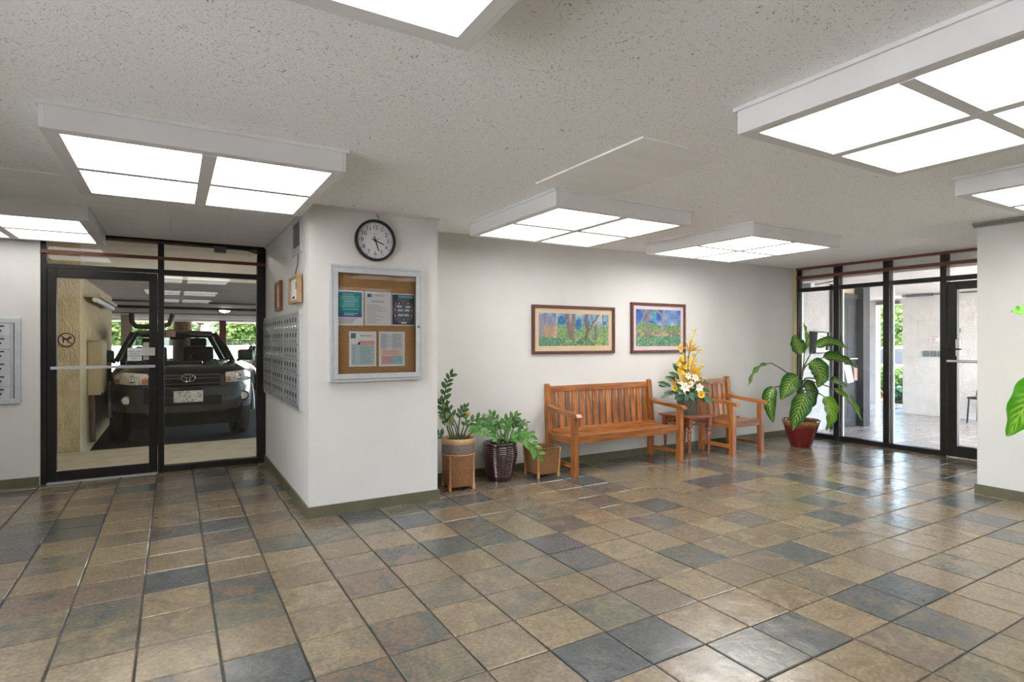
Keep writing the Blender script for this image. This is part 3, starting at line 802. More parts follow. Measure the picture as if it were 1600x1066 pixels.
MB().prism([(-0.2, 0.40), (0.2, 0.40), (0.2, 0.44), (-0.2, 0.44)], 'x', -0.2, 0.2).build('seat', M['black'], bo, bevel=0.01)
MB().tube([(0.19, 0.2, 0.42), (0.21, 0.2, 0.50), (0.21, 0.185, 0.56), (0.21, 0.12, 0.575), (0.21, -0.12, 0.575), (0.21, -0.185, 0.56), (0.21, -0.2, 0.50), (0.19, -0.2, 0.42)], 0.022, 8).build('back_rail', M['black'], bo, smooth=40)
for sx in (-1, 1):
    for sy in (-1, 1):
        MB().tube([(sx * 0.17, sy * 0.18, 0.41), (sx * 0.19, sy * 0.20, 0.0)], 0.014, 8).build('leg', M['black'], bo, smooth=40)

# cable and sensor behind the first transom
sn = thing('sensor_box', 'pale sensor box on a cable behind the corner transom', 'sensor', (8.16, 5.06, 2.20))
bx('case', M['greyplastic'], sn, -0.05, 0.05, 0.0, 0.12, -0.05, 0.04, 0.01)
MB().tube([(0.05, 0.03, 0.02), (0.12, -0.05, 0.03), (0.2, -0.2, 0.06)], 0.008, 6).build('cable', M['black'], sn, smooth=40)

# garden beyond the porch
struct('ground_garden', 'brown garden bed outside the porch opening', 'ground', MB().box(13.62, 17.0, 0, 14, -0.25, -0.02), M['mulch'])
struct('ground_street', 'light pavement around the building', 'ground', MB().box(17.0, 60, -30, 60, -0.3, -0.2).box(-60, 17.0, 30.0, 60, -0.3, -0.2).box(8.3, 13.62, -30, 1.3, -0.3, -0.02).box(13.62, 17.0, -30, 0, -0.3, -0.02).box(13.62, 17, 14, 30, -0.3, -0.2).box(-60, 8.3, -40, -3.3, -0.3, -0.02).box(-60, -4.35, -3.3, 30, -0.3, -0.02), M['pavement'])


def leaf_quads(mb, c, rad, n, size, rnd, shell=0.55, flat=0.0):
    for _ in range(n):
        while True:
            d = Vector((rnd.uniform(-1, 1), rnd.uniform(-1, 1), rnd.uniform(-1, 1)))
            if 0.05 < d.length <= 1: break
        d = d.normalized() * (shell + (1 - shell) * rnd.random() ** 0.5)
        p = Vector(c) + Vector((d.x * rad[0], d.y * rad[1], d.z * rad[2]))
        t = Vector((rnd.uniform(-1, 1), rnd.uniform(-1, 1), rnd.uniform(-0.8, 0.6))).normalized()
        nn = Vector((rnd.uniform(-1, 1), rnd.uniform(-1, 1), rnd.uniform(0, 1.2))).normalized()
        s = t.cross(nn).normalized(); L = size * rnd.uniform(0.7, 1.3); W = L * 0.38
        up = s.cross(t) * (L * 0.12)
        mb.add([p, p + t * L * 0.5 + s * W + up, p + t * L, p + t * L * 0.5 - s * W + up], [(0, 1, 2), (0, 2, 3)])


def shrub(name, label, cat, base, blobs, n, size, mat, seed, stems=4, group=None):
    t = thing(name, label, cat, base, 0, group)
    r = random.Random(seed); mb = MB()
    for (c, rad) in blobs:
        leaf_quads(mb, c, rad, n, size, r)
    f = mb.build('foliage', mat, t, recalc=False)
    f['kind'] = 'stuff'
    for k in range(stems):
        c, rad = blobs[k % len(blobs)]
        a = (r.uniform(-0.2, 0.2) + c[0] * 0.5, r.uniform(-0.2, 0.2) + c[1] * 0.5, 0)
        MB().tube([a, ((a[0] + c[0]) / 2, (a[1] + c[1]) / 2 + 0.05, c[2] * 0.5), (c[0], c[1], c[2])], [0.035, 0.025, 0.012] if cat != 'tree' else [0.14, 0.10, 0.05], 7).build('branch', M['bark'], t, smooth=40)
    return t


shrub('garden_hedge', 'clipped green hedge beyond the porch opening', 'hedge', (15.4, 7.6, -0.03), [((-0.3, -0.6, 0.52), (0.5, 0.7, 0.28)), ((0.1, 0.35, 0.50), (0.5, 0.7, 0.30)), ((0.3, 1.1, 0.52), (0.5, 0.6, 0.28))], 1500, 0.085, M['hedge'], 3, 6)
shrub('garden_plant', 'low leafy plant at the foot of the hedge', 'plant', (14.2, 6.75, -0.03), [((0, 0, 0.18), (0.22, 0.24, 0.18))], 220, 0.13, M['arr_leaf2'], 5, 2)
shrub('garden_tree', 'sunlit leafy tree behind the white car', 'tree', (22.5, 11.2, -0.2), [((-0.5, -1.2, 2.1), (1.5, 1.6, 1.0)), ((0.2, 0.8, 2.6), (1.7, 1.7, 1.2)), ((0.5, 2.2, 2.0), (1.5, 1.5, 1.1)), ((1, 0.3, 1.2), (1.2, 2.2, 0.8))], 4200, 0.13, M['tree'], 7, 4)


# ------------------------------------------------------------------ cars
def wheel(parent, x, y, r, w, side):
    t = MB().lathe([(r * 0.60, -w / 2), (r * 0.93, -w / 2), (r, -w * 0.36), (r, -w * 0.12), (r * 0.985, -w * 0.10), (r * 0.985, w * 0.10), (r, w * 0.12), (r, w * 0.36), (r * 0.93, w / 2), (r * 0.60, w / 2)], 28, (x, y, r), 'x')
    o = t.build('wheel', M['rubber'], parent, smooth=35)
    MB().lathe([(0.02, w * 0.30), (r * 0.20, w * 0.34), (r * 0.55, w * 0.22), (r * 0.62, w * 0.40), (r * 0.62, -w * 0.3), (0.02, -w * 0.3)] if side > 0 else
               [(0.02, -w * 0.30), (r * 0.20, -w * 0.34), (r * 0.55, -w * 0.22), (r * 0.62, -w * 0.40), (r * 0.62, w * 0.3), (0.02, w * 0.3)], 20, (x, y, r), 'x').build('rim', M['alu'], o, smooth=35)


def sedan(label, loc, rotz, paint, W=0.88, H=1.42, Ln=4.5):
    t = thing('car', label, 'car', loc, rotz)

    def ring(y, w, zb, zt, cr):
        h = [(0, zt + cr), (0.5 * w, zt + cr * 0.8), (0.85 * w, zt + cr * 0.1), (w, zt - 0.12), (w, (zb + zt) / 2), (0.95 * w, zb)]
        return [(p[0], y, p[1]) for p in h] + [(-p[0], y, p[1]) for p in reversed(h[1:])]
    st = [(0, W * 0.72, 0.35, 0.62, 0.02), (0.15, W * 0.9, 0.25, 0.70, 0.03), (0.5, W * 0.98, 0.22, 0.80, 0.04), (1.2, W, 0.22, 0.90, 0.04), (2.2, W, 0.22, 0.93, 0.03), (3.4, W, 0.22, 0.95, 0.03), (4.2, W * 0.97, 0.25, 0.95, 0.03), (4.45, W * 0.9, 0.3, 0.85, 0.02), (Ln, W * 0.8, 0.4, 0.7, 0.02)]
    MB().loft([ring(*s) for s in st]).build('body', paint, t, smooth=40)

    def cr(y, w, z):
        return [(w, y, z), (w * 0.6, y, z + 0.03), (0, y, z + 0.04), (-w * 0.6, y, z + 0.03), (-w, y, z), (-w, y + 0.01, z - 0.05), (w, y + 0.01, z - 0.05)]
    g = MB().loft([[(W * 0.86, 1.15, 0.90), (-W * 0.86, 1.15, 0.90), (-W * 0.9, 3.95, 0.93), (W * 0.9, 3.95, 0.93)], [(W * 0.66, 1.95, H - 0.06), (-W * 0.66, 1.95, H - 0.06), (-W * 0.66, 3.3, H - 0.06), (W * 0.66, 3.3, H - 0.06)]])
    g.build('windows', M['darkglass'], t)
    MB().loft([cr(1.88, W * 0.66, H - 0.06), cr(2.3, W * 0.69, H - 0.02), cr(3.0, W * 0.69, H - 0.02), cr(3.4, W * 0.64, H - 0.07)]).build('roof', paint, t, smooth=40)
    for s in (-1, 1):
        for (y0, y1) in ((1.15, 1.95), (3.95, 3.3)):
            MB().tube([(s * W * 0.87, y0, 0.91), (s * W * 0.67, y1, H - 0.05)], 0.03, 6).build('pillar', paint, t)
        MB().tube([(s * W * 0.90, 2.5, 0.93), (s * W * 0.68, 2.55, H - 0.05)], 0.025, 6).build('pillar', M['black'], t)
        MB().loft([[(s * W * 0.55, -0.01 + 0.02, 0.62), (s * W * 0.86, 0.10, 0.63), (s * W * 0.93, 0.25, 0.70), (s * W * 0.60, 0.08, 0.70)], [(s * W * 0.55, 0.15, 0.62), (s * W * 0.86, 0.25, 0.63), (s * W * 0.90, 0.40, 0.72), (s * W * 0.60, 0.25, 0.72)]]).build('headlight', M['lens'], t)
        MB().obox((s * (W + 0.08), 1.55, 0.97), (0.18, 0.08, 0.12)).build('mirror', paint, t, bevel=0.03)
        for y in (0.85, 3.65):
            wheel(t, s * (W - 0.10), y, 0.32, 0.21, s)
    bx('grille', M['black'], t, -W * 0.45, W * 0.45, -0.012, 0.05, 0.42, 0.58)
    return t


sedan('white car parked beyond the hedge outside the porch', (17.6, 11.0, -0.2), math.radians(206.6), M['whitepaint'])
sedan('grey car parked deeper in the garage beside the pickup', (3.1, 19.0, -0.15), math.radians(2), M['silverpaint'])


def pickup(loc, rotz):
    t = thing('pickup_truck', 'black pickup truck parked nose first outside the garage door', 'truck', loc, rotz)
    FY = [(0.0, 0.02), (0.45, 0.03), (0.62, 0.055), (0.78, 0.13), (0.88, 0.27), (0.93, 0.45), (0.96, 0.75)]

    def fy(x):
        x = abs(x)
        for (a, ya), (b, yb) in zip(FY, FY[1:]):
            if x <= b:
                return ya + (yb - ya) * (x - a) / (b - a)
        return FY[-1][1]

    def ring(y, w, zb, zt, cr):
        h = [(0, zt + cr), (0.42 * w, zt + cr * 0.85), (0.74 * w, zt + cr * 0.35), (0.90 * w, zt - 0.03), (0.985 * w, zt - 0.12), (w, zt - 0.25), (w, (zb + zt) / 2 - 0.08), (0.985 * w, zb + 0.03), (0.93 * w, zb)]
        return [(p[0], y, p[1]) for p in h] + [(-p[0], y, p[1]) for p in reversed(h[1:])]
    hood = [(0.05, 0.62, 0.60, 1.00, 0.015), (0.09, 0.72, 0.56, 1.06, 0.02), (0.20, 0.84, 0.54, 1.10, 0.03), (0.40, 0.91, 0.56, 1.125, 0.035), (0.47, 0.925, 0.86, 1.13, 0.035), (1.38, 0.94, 0.86, 1.18, 0.04), (1.46, 0.935, 0.50, 1.185, 0.04), (1.62, 0.93, 0.48, 1.18, 0.03)]
    MB().loft([ring(*s) for s in hood]).build('front_body', M['carpaint'], t, smooth=38)
    rear = [(1.62, 0.93, 0.48, 1.18, 0.0), (3.35, 0.93, 0.48, 1.18, 0.0), (3.40, 0.93, 0.5, 1.14, 0.0), (3.85, 0.93, 0.5, 1.14, 0.0), (3.9, 0.93, 0.86, 1.14, 0.0), (4.75, 0.93, 0.86, 1.14, 0.0), (4.8, 0.93, 0.5, 1.14, 0.0), (5.3, 0.92, 0.55, 1.14, 0.0)]
    MB().loft([ring(*s) for s in rear]).build('rear_body', M['carpaint'], t, smooth=38)
    # hood ridges and scoop
    for s in (-1, 1):
        MB().tube([(s * 0.42, 0.10, 1.065), (s * 0.47, 0.5, 1.15), (s * 0.52, 1.4, 1.20)], [0.012, 0.022, 0.03], 8).build('hood_ridge', M['carpaint'], t, smooth=60)
    sc = MB().loft([[(-0.26, 0.62, 1.155), (0.26, 0.62, 1.155), (0.24, 0.60, 1.225), (-0.24, 0.60, 1.225)], [(-0.30, 1.25, 1.19), (0.30, 1.25, 1.19), (0.27, 1.15, 1.235), (-0.27, 1.15, 1.235)]])
    so = sc.build('hood_scoop', M['carpaint'], t, bevel=0.012)
    MB().box(-0.21, 0.21, 0.592, 0.60, 1.172, 1.212).build('scoop_mouth', M['dark'], so)
    # front panels that follow the curved nose

    def nose(poly_x, z0f, z1f, out, thick, nx=10, nz=4):
        mb = MB(); g = []
        for a in (0, 1):
            for j in range(nz + 1):
                for i in range(nx + 1):
                    x = poly_x[0] + (poly_x[1] - poly_x[0]) * i / nx
                    z = z0f(x) + (z1f(x) - z0f(x)) * j / nz
                    bul = 0.0 if a else -0.012 * math.sin(PI * j / nz)
                    g.append((x, fy(x) - out + bul + a * thick, z))
        n1 = (nx + 1) * (nz + 1); fs = []
        for j in range(nz):
            for i in range(nx):
                k = j * (nx + 1) + i
                fs.append((k, k + 1, k + nx + 2, k + nx + 1)); fs.append((k + n1, k + n1 + nx + 1, k + n1 + nx + 2, k + n1 + 1))
        for i in range(nx):
            fs.append((i, i + n1, i + 1 + n1, i + 1)); k = nz * (nx + 1) + i; fs.append((k, k + 1, k + 1 + n1, k + n1))
        for j in range(nz):
            k = j * (nx + 1); fs.append((k, k + nx + 1, k + nx + 1 + n1, k + n1)); k += nx; fs.append((k, k + n1, k + nx + 1 + n1, k + nx + 1))
        return mb.add(g, fs)
    gr = nose((-0.43, 0.43), lambda x: 0.86 + 0.02 * abs(x), lambda x: 1.045 - 0.05 * abs(x), 0.012, 0.05).build('grille', M['dark'], t, smooth=40)
    grey = pm('satin charcoal trim', (0.045, 0.045, 0.047), (0.06, 0.06, 0.062), scale=6, rough=0.3, coat=0.6)
    for z in (1.02, 0.975, 0.895):
        nose((-0.42, 0.42), lambda x, z=z: z - 0.014, lambda x, z=z: z + 0.014, 0.03, 0.03, 10, 2).build('grille_bar', grey, gr, smooth=40)
    
    def ell(cx, cz, rx, rz, r, n=40):
        mb = MB(); rings = []
        for k in range(n):
            a = 2 * PI * k / n
            c = Vector((cx + rx * math.cos(a), -0.035, cz + rz * math.sin(a))); u = Vector((math.cos(a), 0, math.sin(a)))
            rings.append([c + u * r * math.cos(b) + Vector((0, 1, 0)) * r * math.sin(b) for b in (0, PI / 2, PI, 3 * PI / 2)])
        rings.append(rings[0])
        return mb.loft(rings, False)
    eb = MB().lathe([(0.10, -0.03), (0.10, -0.02), (0.09, 0.0)], 32, (0, 0, 0), 'y')
    eb.v = [(x, y, 0.985 + z * 0.68) for x, y, z in eb.v]
    ebo = eb.build('emblem', M['black'], t, smooth=40)
    ebo['label'] = 'oval chrome badge of three interlocking ellipses'
    for (cz, rx, rz, r) in ((0.985, 0.088, 0.058, 0.007), (0.985, 0.026, 0.054, 0.005), (1.010, 0.056, 0.026, 0.005)):
        ell(0, cz, rx, rz, r).build('badge_ring', M['chrome'], ebo, smooth=60)
    for s in (-1, 1):
        lo = lambda x: 0.905 + 0.10 * max(0, abs(x) - 0.72)
        hi = lambda x: 1.055 + 0.10 * (abs(x) - 0.5) - 0.9 * max(0, abs(x) - 0.78) ** 1.2
        a, b = sorted((s * 0.50, s * 0.905))
        hl = nose((a, b), lo, hi, 0.016, 0.05, 14, 5).build('headlight', M['lens'], t, smooth=40)
        for (p, q) in ((0.50, 0.575), (0.835, 0.905)):
            a, b = sorted((s * p, s * q))
            nose((a, b), lambda x: lo(x) + 0.012, lambda x: hi(x) - 0.05, 0.021, 0.04, 4, 3).build('turn_signal', M['amber'], hl, smooth=40)
        MB().lathe([(0.045, 0.0), (0.05, -0.012), (0.035, -0.02), (0.01, -0.012)], 18, (s * 0.69, fy(0.69) - 0.022, 0.985), 'y').build('lamp_bowl', M['chrome'], hl, smooth=40)
    bp = nose((-0.93, 0.93), lambda x: 0.50 + 0.08 * max(0, abs(x) - 0.6), lambda x: 0.855, 0.045, 0.12, 28, 6).build('bumper', M['carpaint'], t, smooth=40)
    nose((-0.44, 0.44), lambda x: 0.58, lambda x: 0.72, 0.062, 0.03, 10, 2).build('air_intake', M['dark'], bp, smooth=40)
    nose((-0.50, 0.50), lambda x: 0.842, lambda x: 0.858, 0.055, 0.03, 10, 2).build('bumper_lip', grey, bp, smooth=40)
    nose((-0.52, 0.52), lambda x: 0.46, lambda x: 0.52, 0.03, 0.1, 10, 2).build('skid_plate', M['black'], bp, smooth=40)
    for s in (-1, 1):
        fx = s * 0.76; yy = fy(0.76) - 0.06
        MB().lathe([(0.075, 0.03), (0.078, -0.01), (0.062, -0.02), (0.058, 0.0)], 24, (fx, yy, 0.685), 'y').build('fog_light_bezel', M['black'], bp, smooth=40)
        MB().lathe([(0.056, 0.0), (0.05, -0.012), (0.03, -0.016), (0.001, -0.012)], 24, (fx, yy, 0.685), 'y').build('fog_light', M['lens'], bp, smooth=40)
    tag(MB().box(-0.19, 0.19, -0.065, -0.045, 0.63, 0.80).build('number_plate', M['plate'], t, bevel=0.01), 'blurred pale number plate')
    # wheels and flares
    for s in (-1, 1):
        for y in (0.92, 4.32):
            wheel(t, s * 0.83, y, 0.385, 0.26, s)
            pts = [(s * 0.955, y + 0.47 * math.cos(a), 0.42 + 0.47 * math.sin(a)) for a in [PI * k / 12 for k in range(13)]]
            MB().tube(pts, 0.035, 8).build('fender_flare', grey, t, smooth=50)
    # cab
    roof = []
    for (y, w, z) in ((2.02, 0.56, 1.645), (2.12, 0.60, 1.685), (2.45, 0.64, 1.715), (3.0, 0.64, 1.71), (3.2, 0.60, 1.67)):
        roof.append([(w, y, z - 0.03), (w * 0.9, y, z), (0, y, z + 0.025), (-w * 0.9, y, z), (-w, y, z - 0.03), (-w * 0.95, y, z - 0.055), (w * 0.95, y, z - 0.055)])
    MB().loft(roof).build('roof', M['carpaint'], t, smooth=40)
    for s in (-1, 1):
        MB().tube([(s * 0.80, 1.42, 1.17), (s * 0.73, 1.68, 1.40), (s * 0.60, 2.06, 1.655)], [0.045, 0.04, 0.036], 8).build('a_pillar', M['carpaint'], t, smooth=50)
        MB().tube([(s * 0.90, 2.62, 1.17), (s * 0.66, 2.66, 1.68)], 0.04, 8).build('b_pillar', M['carpaint'], t, smooth=50)
        MB().tube([(s * 0.88, 3.32, 1.17), (s * 0.62, 3.18, 1.67)], 0.06, 8).build('rear_pillar', M['carpaint'], t, smooth=50)
        MB().add([(s * 0.86, 1.55, 1.17), (s * 0.90, 2.62, 1.17), (s * 0.65, 2.64, 1.67), (s * 0.60, 2.08, 1.65)], [(0, 1, 2, 3)]).build('side_window', M['carglass'], t)
        mo = MB().obox((s * 1.035, 1.60, 1.285), (0.25, 0.11, 0.19)).build('mirror', M['black'], t, bevel=0.035)
        MB().tube([(s * 0.90, 1.66, 1.18), (s * 0.98, 1.64, 1.22)], 0.025, 8).build('mirror_arm', M['black'], mo)
    wsx = MB(); g = []
    for j in range(5):
        for i in range(9):
            u = i / 8 * 2 - 1; v = j / 4
            w = 0.78 + (0.59 - 0.78) * v
            g.append((u * w, 1.38 + 0.66 * v + 0.10 * u * u * (1 - v) + 0.03 * u * u, 1.185 + 0.465 * v + 0.02 * (1 - u * u) * (1 - v)))
    wsx.add(g, [(j * 9 + i, j * 9 + i + 1, j * 9 + i + 10, j * 9 + i + 9) for j in range(4) for i in range(8)])
    wso = wsx.build('windshield', M['carglass'], t, smooth=60)
    MB().add([(-0.86, 3.30, 1.18), (0.86, 3.30, 1.18), (0.60, 3.19, 1.66), (-0.60, 3.19, 1.66)], [(0, 1, 2, 3)]).build('rear_window', M['carglass'], t)
    MB().box(-0.75, 0.75, 1.55, 1.85, 0.95, 1.20).build('dashboard', M['black'], t, bevel=0.03)
    for s in (-1, 1):
        so = MB().obox((s * 0.38, 2.55, 1.12), (0.50, 0.14, 0.62), (-0.2, 0, 0)).build('seat', M['seat'], t, bevel=0.05)
        MB().obox((s * 0.38, 2.60, 1.50), (0.27, 0.10, 0.17), (-0.15, 0, 0)).build('headrest', M['seat'], so, bevel=0.035)
    MB().tube([(0.36 + 0.18 * math.cos(a), 1.95 + 0.05 * math.sin(a), 1.20 + 0.17 * math.sin(a)) for a in [2 * PI * k / 20 for k in range(21)]], 0.014, 6, False).build('steering_wheel', M['black'], t, smooth=60)
    MB().obox((0, 1.98, 1.585), (0.24, 0.03, 0.06)).build('rear_view_mirror', M['black'], t, bevel=0.01)
    bx('underbody', M['dark'], t, -0.70, 0.70, 0.35, 5.0, 0.24, 0.56)
    bx('cargo_floor', M['black'], t, -0.88, 0.88, 3.4, 5.25, 0.80, 0.84)
    return t


pickup((0.195, 9.72, -0.15), math.radians(3.5))
tag(MB().obox((-0.02, 7.093, 1.456), (0.090, 0.002, 0.066)).build('glass_card', M['pinkcard'], None, loc=(0, 0, 0)), 'small tan card stuck on the glass in front of the truck windshield', 'card')

# ------------------------------------------------------------------ garage
gf = struct('floor_garage', 'dark parking floor of the garage', 'floor', MB().box(-4.2, 8, 8.9, 32, -0.3, -0.15), M['asphalt'])
wk = struct('floor_walkway', 'beige concrete walkway outside the garage door', 'floor', MB().box(-4.2, 8, 7.2, 8.92, -0.3, 0.0).box(-1.2, 0.95, 7.15, 7.2, -0.06, 0.0), M['concrete'])
struct('ceiling_garage', 'pale garage ceiling', 'ceiling', MB().box(-4.2, 8, 9.0, 30, 2.21, 2.8).box(-4.2, 8, 7.2, 9.0, 2.62, 2.8), M['garage_ceil'])
wlp = thing('walkway_fill_lamp', 'added fill lamp over the walkway, unseen above the transoms', 'lamp', (0.1, 7.9, 2.612))  # fill light added for the garage front, no lamp known here
bx('housing', M['fixture'], wlp, -0.9, 0.9, -0.12, 0.12, -0.03, 0)
bx('diffuser', emit_mat('walkway fill glow', (1.0, 0.94, 0.82), 20.0), wlp, -0.86, 0.86, -0.09, 0.09, -0.04, -0.03)
for k, (y, nm) in enumerate(((14.0, 'trim_8'), (20.0, 'trim_9'), (26.0, 'trim_10'))):
    struct(nm, ('nearest', 'middle', 'furthest')[k] + ' dark joint line across the garage ceiling', 'joint', MB().box(-4.2, 8, y, y + 0.14, 2.19, 2.215), M['pipe'])
struct('wall_garage', 'rough cream stucco wall running beside the pickup', 'wall', MB().box(-4.2, -1.0, 9.0, 13.3, -0.15, 2.21).box(-4.2, -1.0, 8.95, 9.0, -0.15, 2.62), M['garage_wall'])
struct('wall_garage_side', 'garage side wall out of view', 'wall', MB().box(-4.3, -4.2, 7.2, 30, -0.3, 2.6), M['garage_wall'])
struct('trim_11', 'cream column at the far left of the garage', 'column', MB().box(-1.42, -1.12, 22.0, 22.3, -0.15, 2.21), M['cream_paint'])
struct('trim_12', 'maroon post at the open far side of the garage', 'post', MB().box(1.63, 1.86, 26.0, 26.25, -0.15, 2.21), M['redpost'])
cb = thing('electrical_cabinet', 'cream metal cabinet mounted on the garage stucco wall', 'cabinet', (-0.995, 9.64, 0.64))
bx('case', M['tanpaint'], cb, 0.0, 0.15, 0.0, 0.62, 0, 0.74, 0.005)
bx('door', M['tanpaint'], cb, 0.15, 0.165, 0.03, 0.59, 0.03, 0.71, 0.004)
bx('roof_lip', M['tanpaint'], cb, -0.0, 0.18, -0.02, 0.64, 0.74, 0.755, 0.003)
MB().tube([(0.05, 0.03, 0), (0.05, 0.03, -0.64)], 0.035, 8).build('riser_pipe', M['pipe'], cb, smooth=40)
gl = thing('tube_light', 'white fluorescent tube light high on the garage stucco wall', 'lamp', (-0.88, 9.3, 1.93))
bx('tray', M['tanpaint'], gl, -0.12, 0.06, 0, 2.6, 0.03, 0.07)
MB().tube([(0, 0.03, 0.0), (0, 2.55, 0.0)], 0.035, 10).build('tube', M['white'], gl, smooth=40)
MB().tube([(0, 2.55, 0), (0, 2.65, 0)], 0.04, 10).build('end_cap', M['redpost'], gl, smooth=40)
ns = thing('no_dogs_sign', 'round red ringed no dogs sign on the garage wall corner', 'sign', (-1.135, 8.945, 1.395))
MB().lathe([(0.085, 0.0), (0.085, -0.004), (0.001, -0.004)], 28, (0, 0, 0), 'y').build('disc', M['cream_paint'], ns)
rg = MB()
rr = []
for k in range(33):
    a = 2 * PI * k / 32
    rr.append([(r * math.cos(a), y, r * math.sin(a)) for r, y in ((0.088, -0.004), (0.088, -0.008), (0.074, -0.008), (0.074, -0.004))])
rg.loft(rr, False).build('ring', M['redpost'], ns)
MB().obox((0, -0.0065, 0), (0.155, 0.003, 0.013), (0, math.radians(45), 0)).build('slash', M['redpost'], ns)
MB().box(-0.04, 0.025, -0.0062, -0.0045, -0.005, 0.022).box(0.02, 0.05, -0.0062, -0.0045, 0.012, 0.04).box(-0.038, -0.026, -0.0062, -0.0045, -0.04, 0).box(0.01, 0.022, -0.0062, -0.0045, -0.04, 0).build('dog_pictogram', M['ink'], ns)
lamp = thing('garage_lamp', 'glowing round lamp on the garage ceiling', 'lamp', (1.15, 16.5, 2.21))
MB().lathe([(0.16, 0.0), (0.16, -0.02), (0.13, -0.03)], 20).build('base', M['fixture'], lamp, smooth=40)
MB().lathe([(0.13, -0.028), (0.12, -0.06), (0.07, -0.09), (0.002, -0.10)], 20).build('globe', emit_mat('garage globe', (1, 0.95, 0.85), 40.0), lamp, smooth=60)
tag(MB().tube([(-4.0, 15.0, 2.14), (8, 15.0, 2.10)], 0.03, 8).build('sprinkler_pipe', M['pipe'], None, smooth=40), 'dark sprinkler pipe running across the garage ceiling', 'pipe')
tag(MB().tube([(-1.05, 20.5, 2.2), (-1.05, 20.5, 1.95), (-0.95, 20.5, 1.82), (-0.5, 20.5, 1.80), (-0.1, 20.5, 1.88), (0.0, 20.5, 2.2)], 0.075, 10).build('drain_pipe', M['pipe'], None, smooth=40), 'thick brown drain pipe bending below the garage ceiling', 'pipe')
tag(MB().tube([(3.6, 15.3, 2.15), (2.3, 19.0, 2.13)], 0.025, 8).build('slanted_pipe', M['pipe'], None, smooth=40), 'thin dark pipe slanting across the right side of the garage ceiling', 'pipe')
# beyond the garage
struct('wall_boundary', 'low white boundary wall beyond the garage', 'wall', MB().box(-8, 12, 33.0, 33.3, -0.25, 1.15), M['stucco'])
fn = thing('chain_link_fence', 'dark chain link fence behind the parked grey car', 'fence', (2.0, 29.5, -0.2))
for k in range(4):
    MB().tube([(k * 1.6, 0, 0), (k * 1.6, 0, 1.62)], 0.03, 8).build('post', M['wire'], fn)
MB().tube([(0, 0, 1.6), (4.8, 0, 1.6)], 0.02, 6).build('top_rail', M['wire'], fn)
fm = MB()
for k in range(-17, 50):
    for s in (-1, 1):
        x0 = k * 0.1; pts = []
        a = (x0, 0.15) if s > 0 else (x0 + 1.45, 0.15); b_ = (x0 + 1.45, 1.6) if s > 0 else (x0, 1.6)
        ta, tb = 0.0, 1.0
        dx = b_[0] - a[0]
        lo_, hi_ = sorted(((0 - a[0]) / dx, (4.8 - a[0]) / dx)); ta, tb = max(0, lo_), min(1, hi_)
        if tb - ta < 0.02: continue
        fm.tube([(a[0] + dx * ta, 0.01 * s, a[1] + 1.45 * ta), (a[0] + dx * tb, 0.01 * s, a[1] + 1.45 * tb)], 0.010, 3, False)
o = fm.build('wire_mesh', M['wire'], fn); o['kind'] = 'stuff'
shrub('street_tree', 'bright leafy tree beyond the fence right of the maroon post', 'tree', (4.6, 37, -0.2), [((-1.2, 0, 3.0), (1.6, 1.6, 1.5)), ((0.6, 0.5, 3.4), (2.0, 2, 1.8)), ((-1.0, 0, 1.7), (1.2, 1.2, 1.0))], 1500, 0.28, M['tree'], 21, 3)
shrub('street_tree', 'leafy tree beyond the garage left of the pickup cab', 'tree', (-3.2, 35, -0.2), [((0, 0, 2.6), (1.6, 1.6, 1.5)), ((1.3, 0.5, 3.0), (1.4, 1.4, 1.2)), ((0.8, 0, 1.5), (1.1, 1.2, 0.9))], 1300, 0.26, M['tree'], 22, 3)
shrub('street_tree', 'leafy tree seen above the pickup roof', 'tree', (0.0, 39, -0.2), [((0, 0, 3.2), (1.6, 1.6, 1.3)), ((1.6, 0.5, 3.6), (1.4, 1.4, 1.0))], 1000, 0.28, M['hedge'], 23, 3)
pt_ = thing('palm_trunk', 'stout brown palm trunk beyond the garage above the pickup', 'tree', (0.35, 28.6, -0.2))
MB().lathe([(0.42, 0), (0.36, 0.5), (0.34, 2.0), (0.36, 4.0)], 14).build('trunk', M['bark'], pt_, smooth=40)

# ------------------------------------------------------------------ wall fittings
# clock
ck = thing('wall_clock', 'round black rimmed wall clock above the notice case', 'clock', (1.432, PY, 2.205))
MB().lathe([(0.150, 0.0), (0.168, -0.004), (0.172, -0.03), (0.166, -0.042), (0.154, -0.044), (0.149, -0.036), (0.149, -0.010)], 48, (0, 0, 0), 'y', cap=False).build('rim', M['black'], ck, smooth=50)
MB().lathe([(0.151, 0.0), (0.151, -0.014), (0.001, -0.014)], 48, (0, 0, 0), 'y').build('face', M['clockface'], ck)
for h in range(1, 13):
    a = PI / 2 - h * PI / 6
    text_mesh('numeral', str(h), 0.047, M['ink'], ck, face_y(0.107 * math.cos(a), -0.0152, 0.107 * math.sin(a)))
tk = MB()
for k in range(60):
    a = 2 * PI * k / 60; r0, r1, w = (0.131, 0.141, 0.0028) if k % 5 == 0 else (0.136, 0.141, 0.0010)
    c, s = math.cos(a), math.sin(a)
    tk.quad((r0 * c - w * s, -0.0150, r0 * s + w * c), (r0 * c + w * s, -0.0150, r0 * s - w * c), (r1 * c + w * s, -0.0150, r1 * s - w * c), (r1 * c - w * s, -0.0150, r1 * s + w * c))
tk.build('minute_marks', M['ink'], ck)
text_mesh('maker_print', 'QUARTZ', 0.009, pm('grey ink', (0.25, 0.25, 0.27), rough=0.6), ck, face_y(0, -0.0152, 0.055))


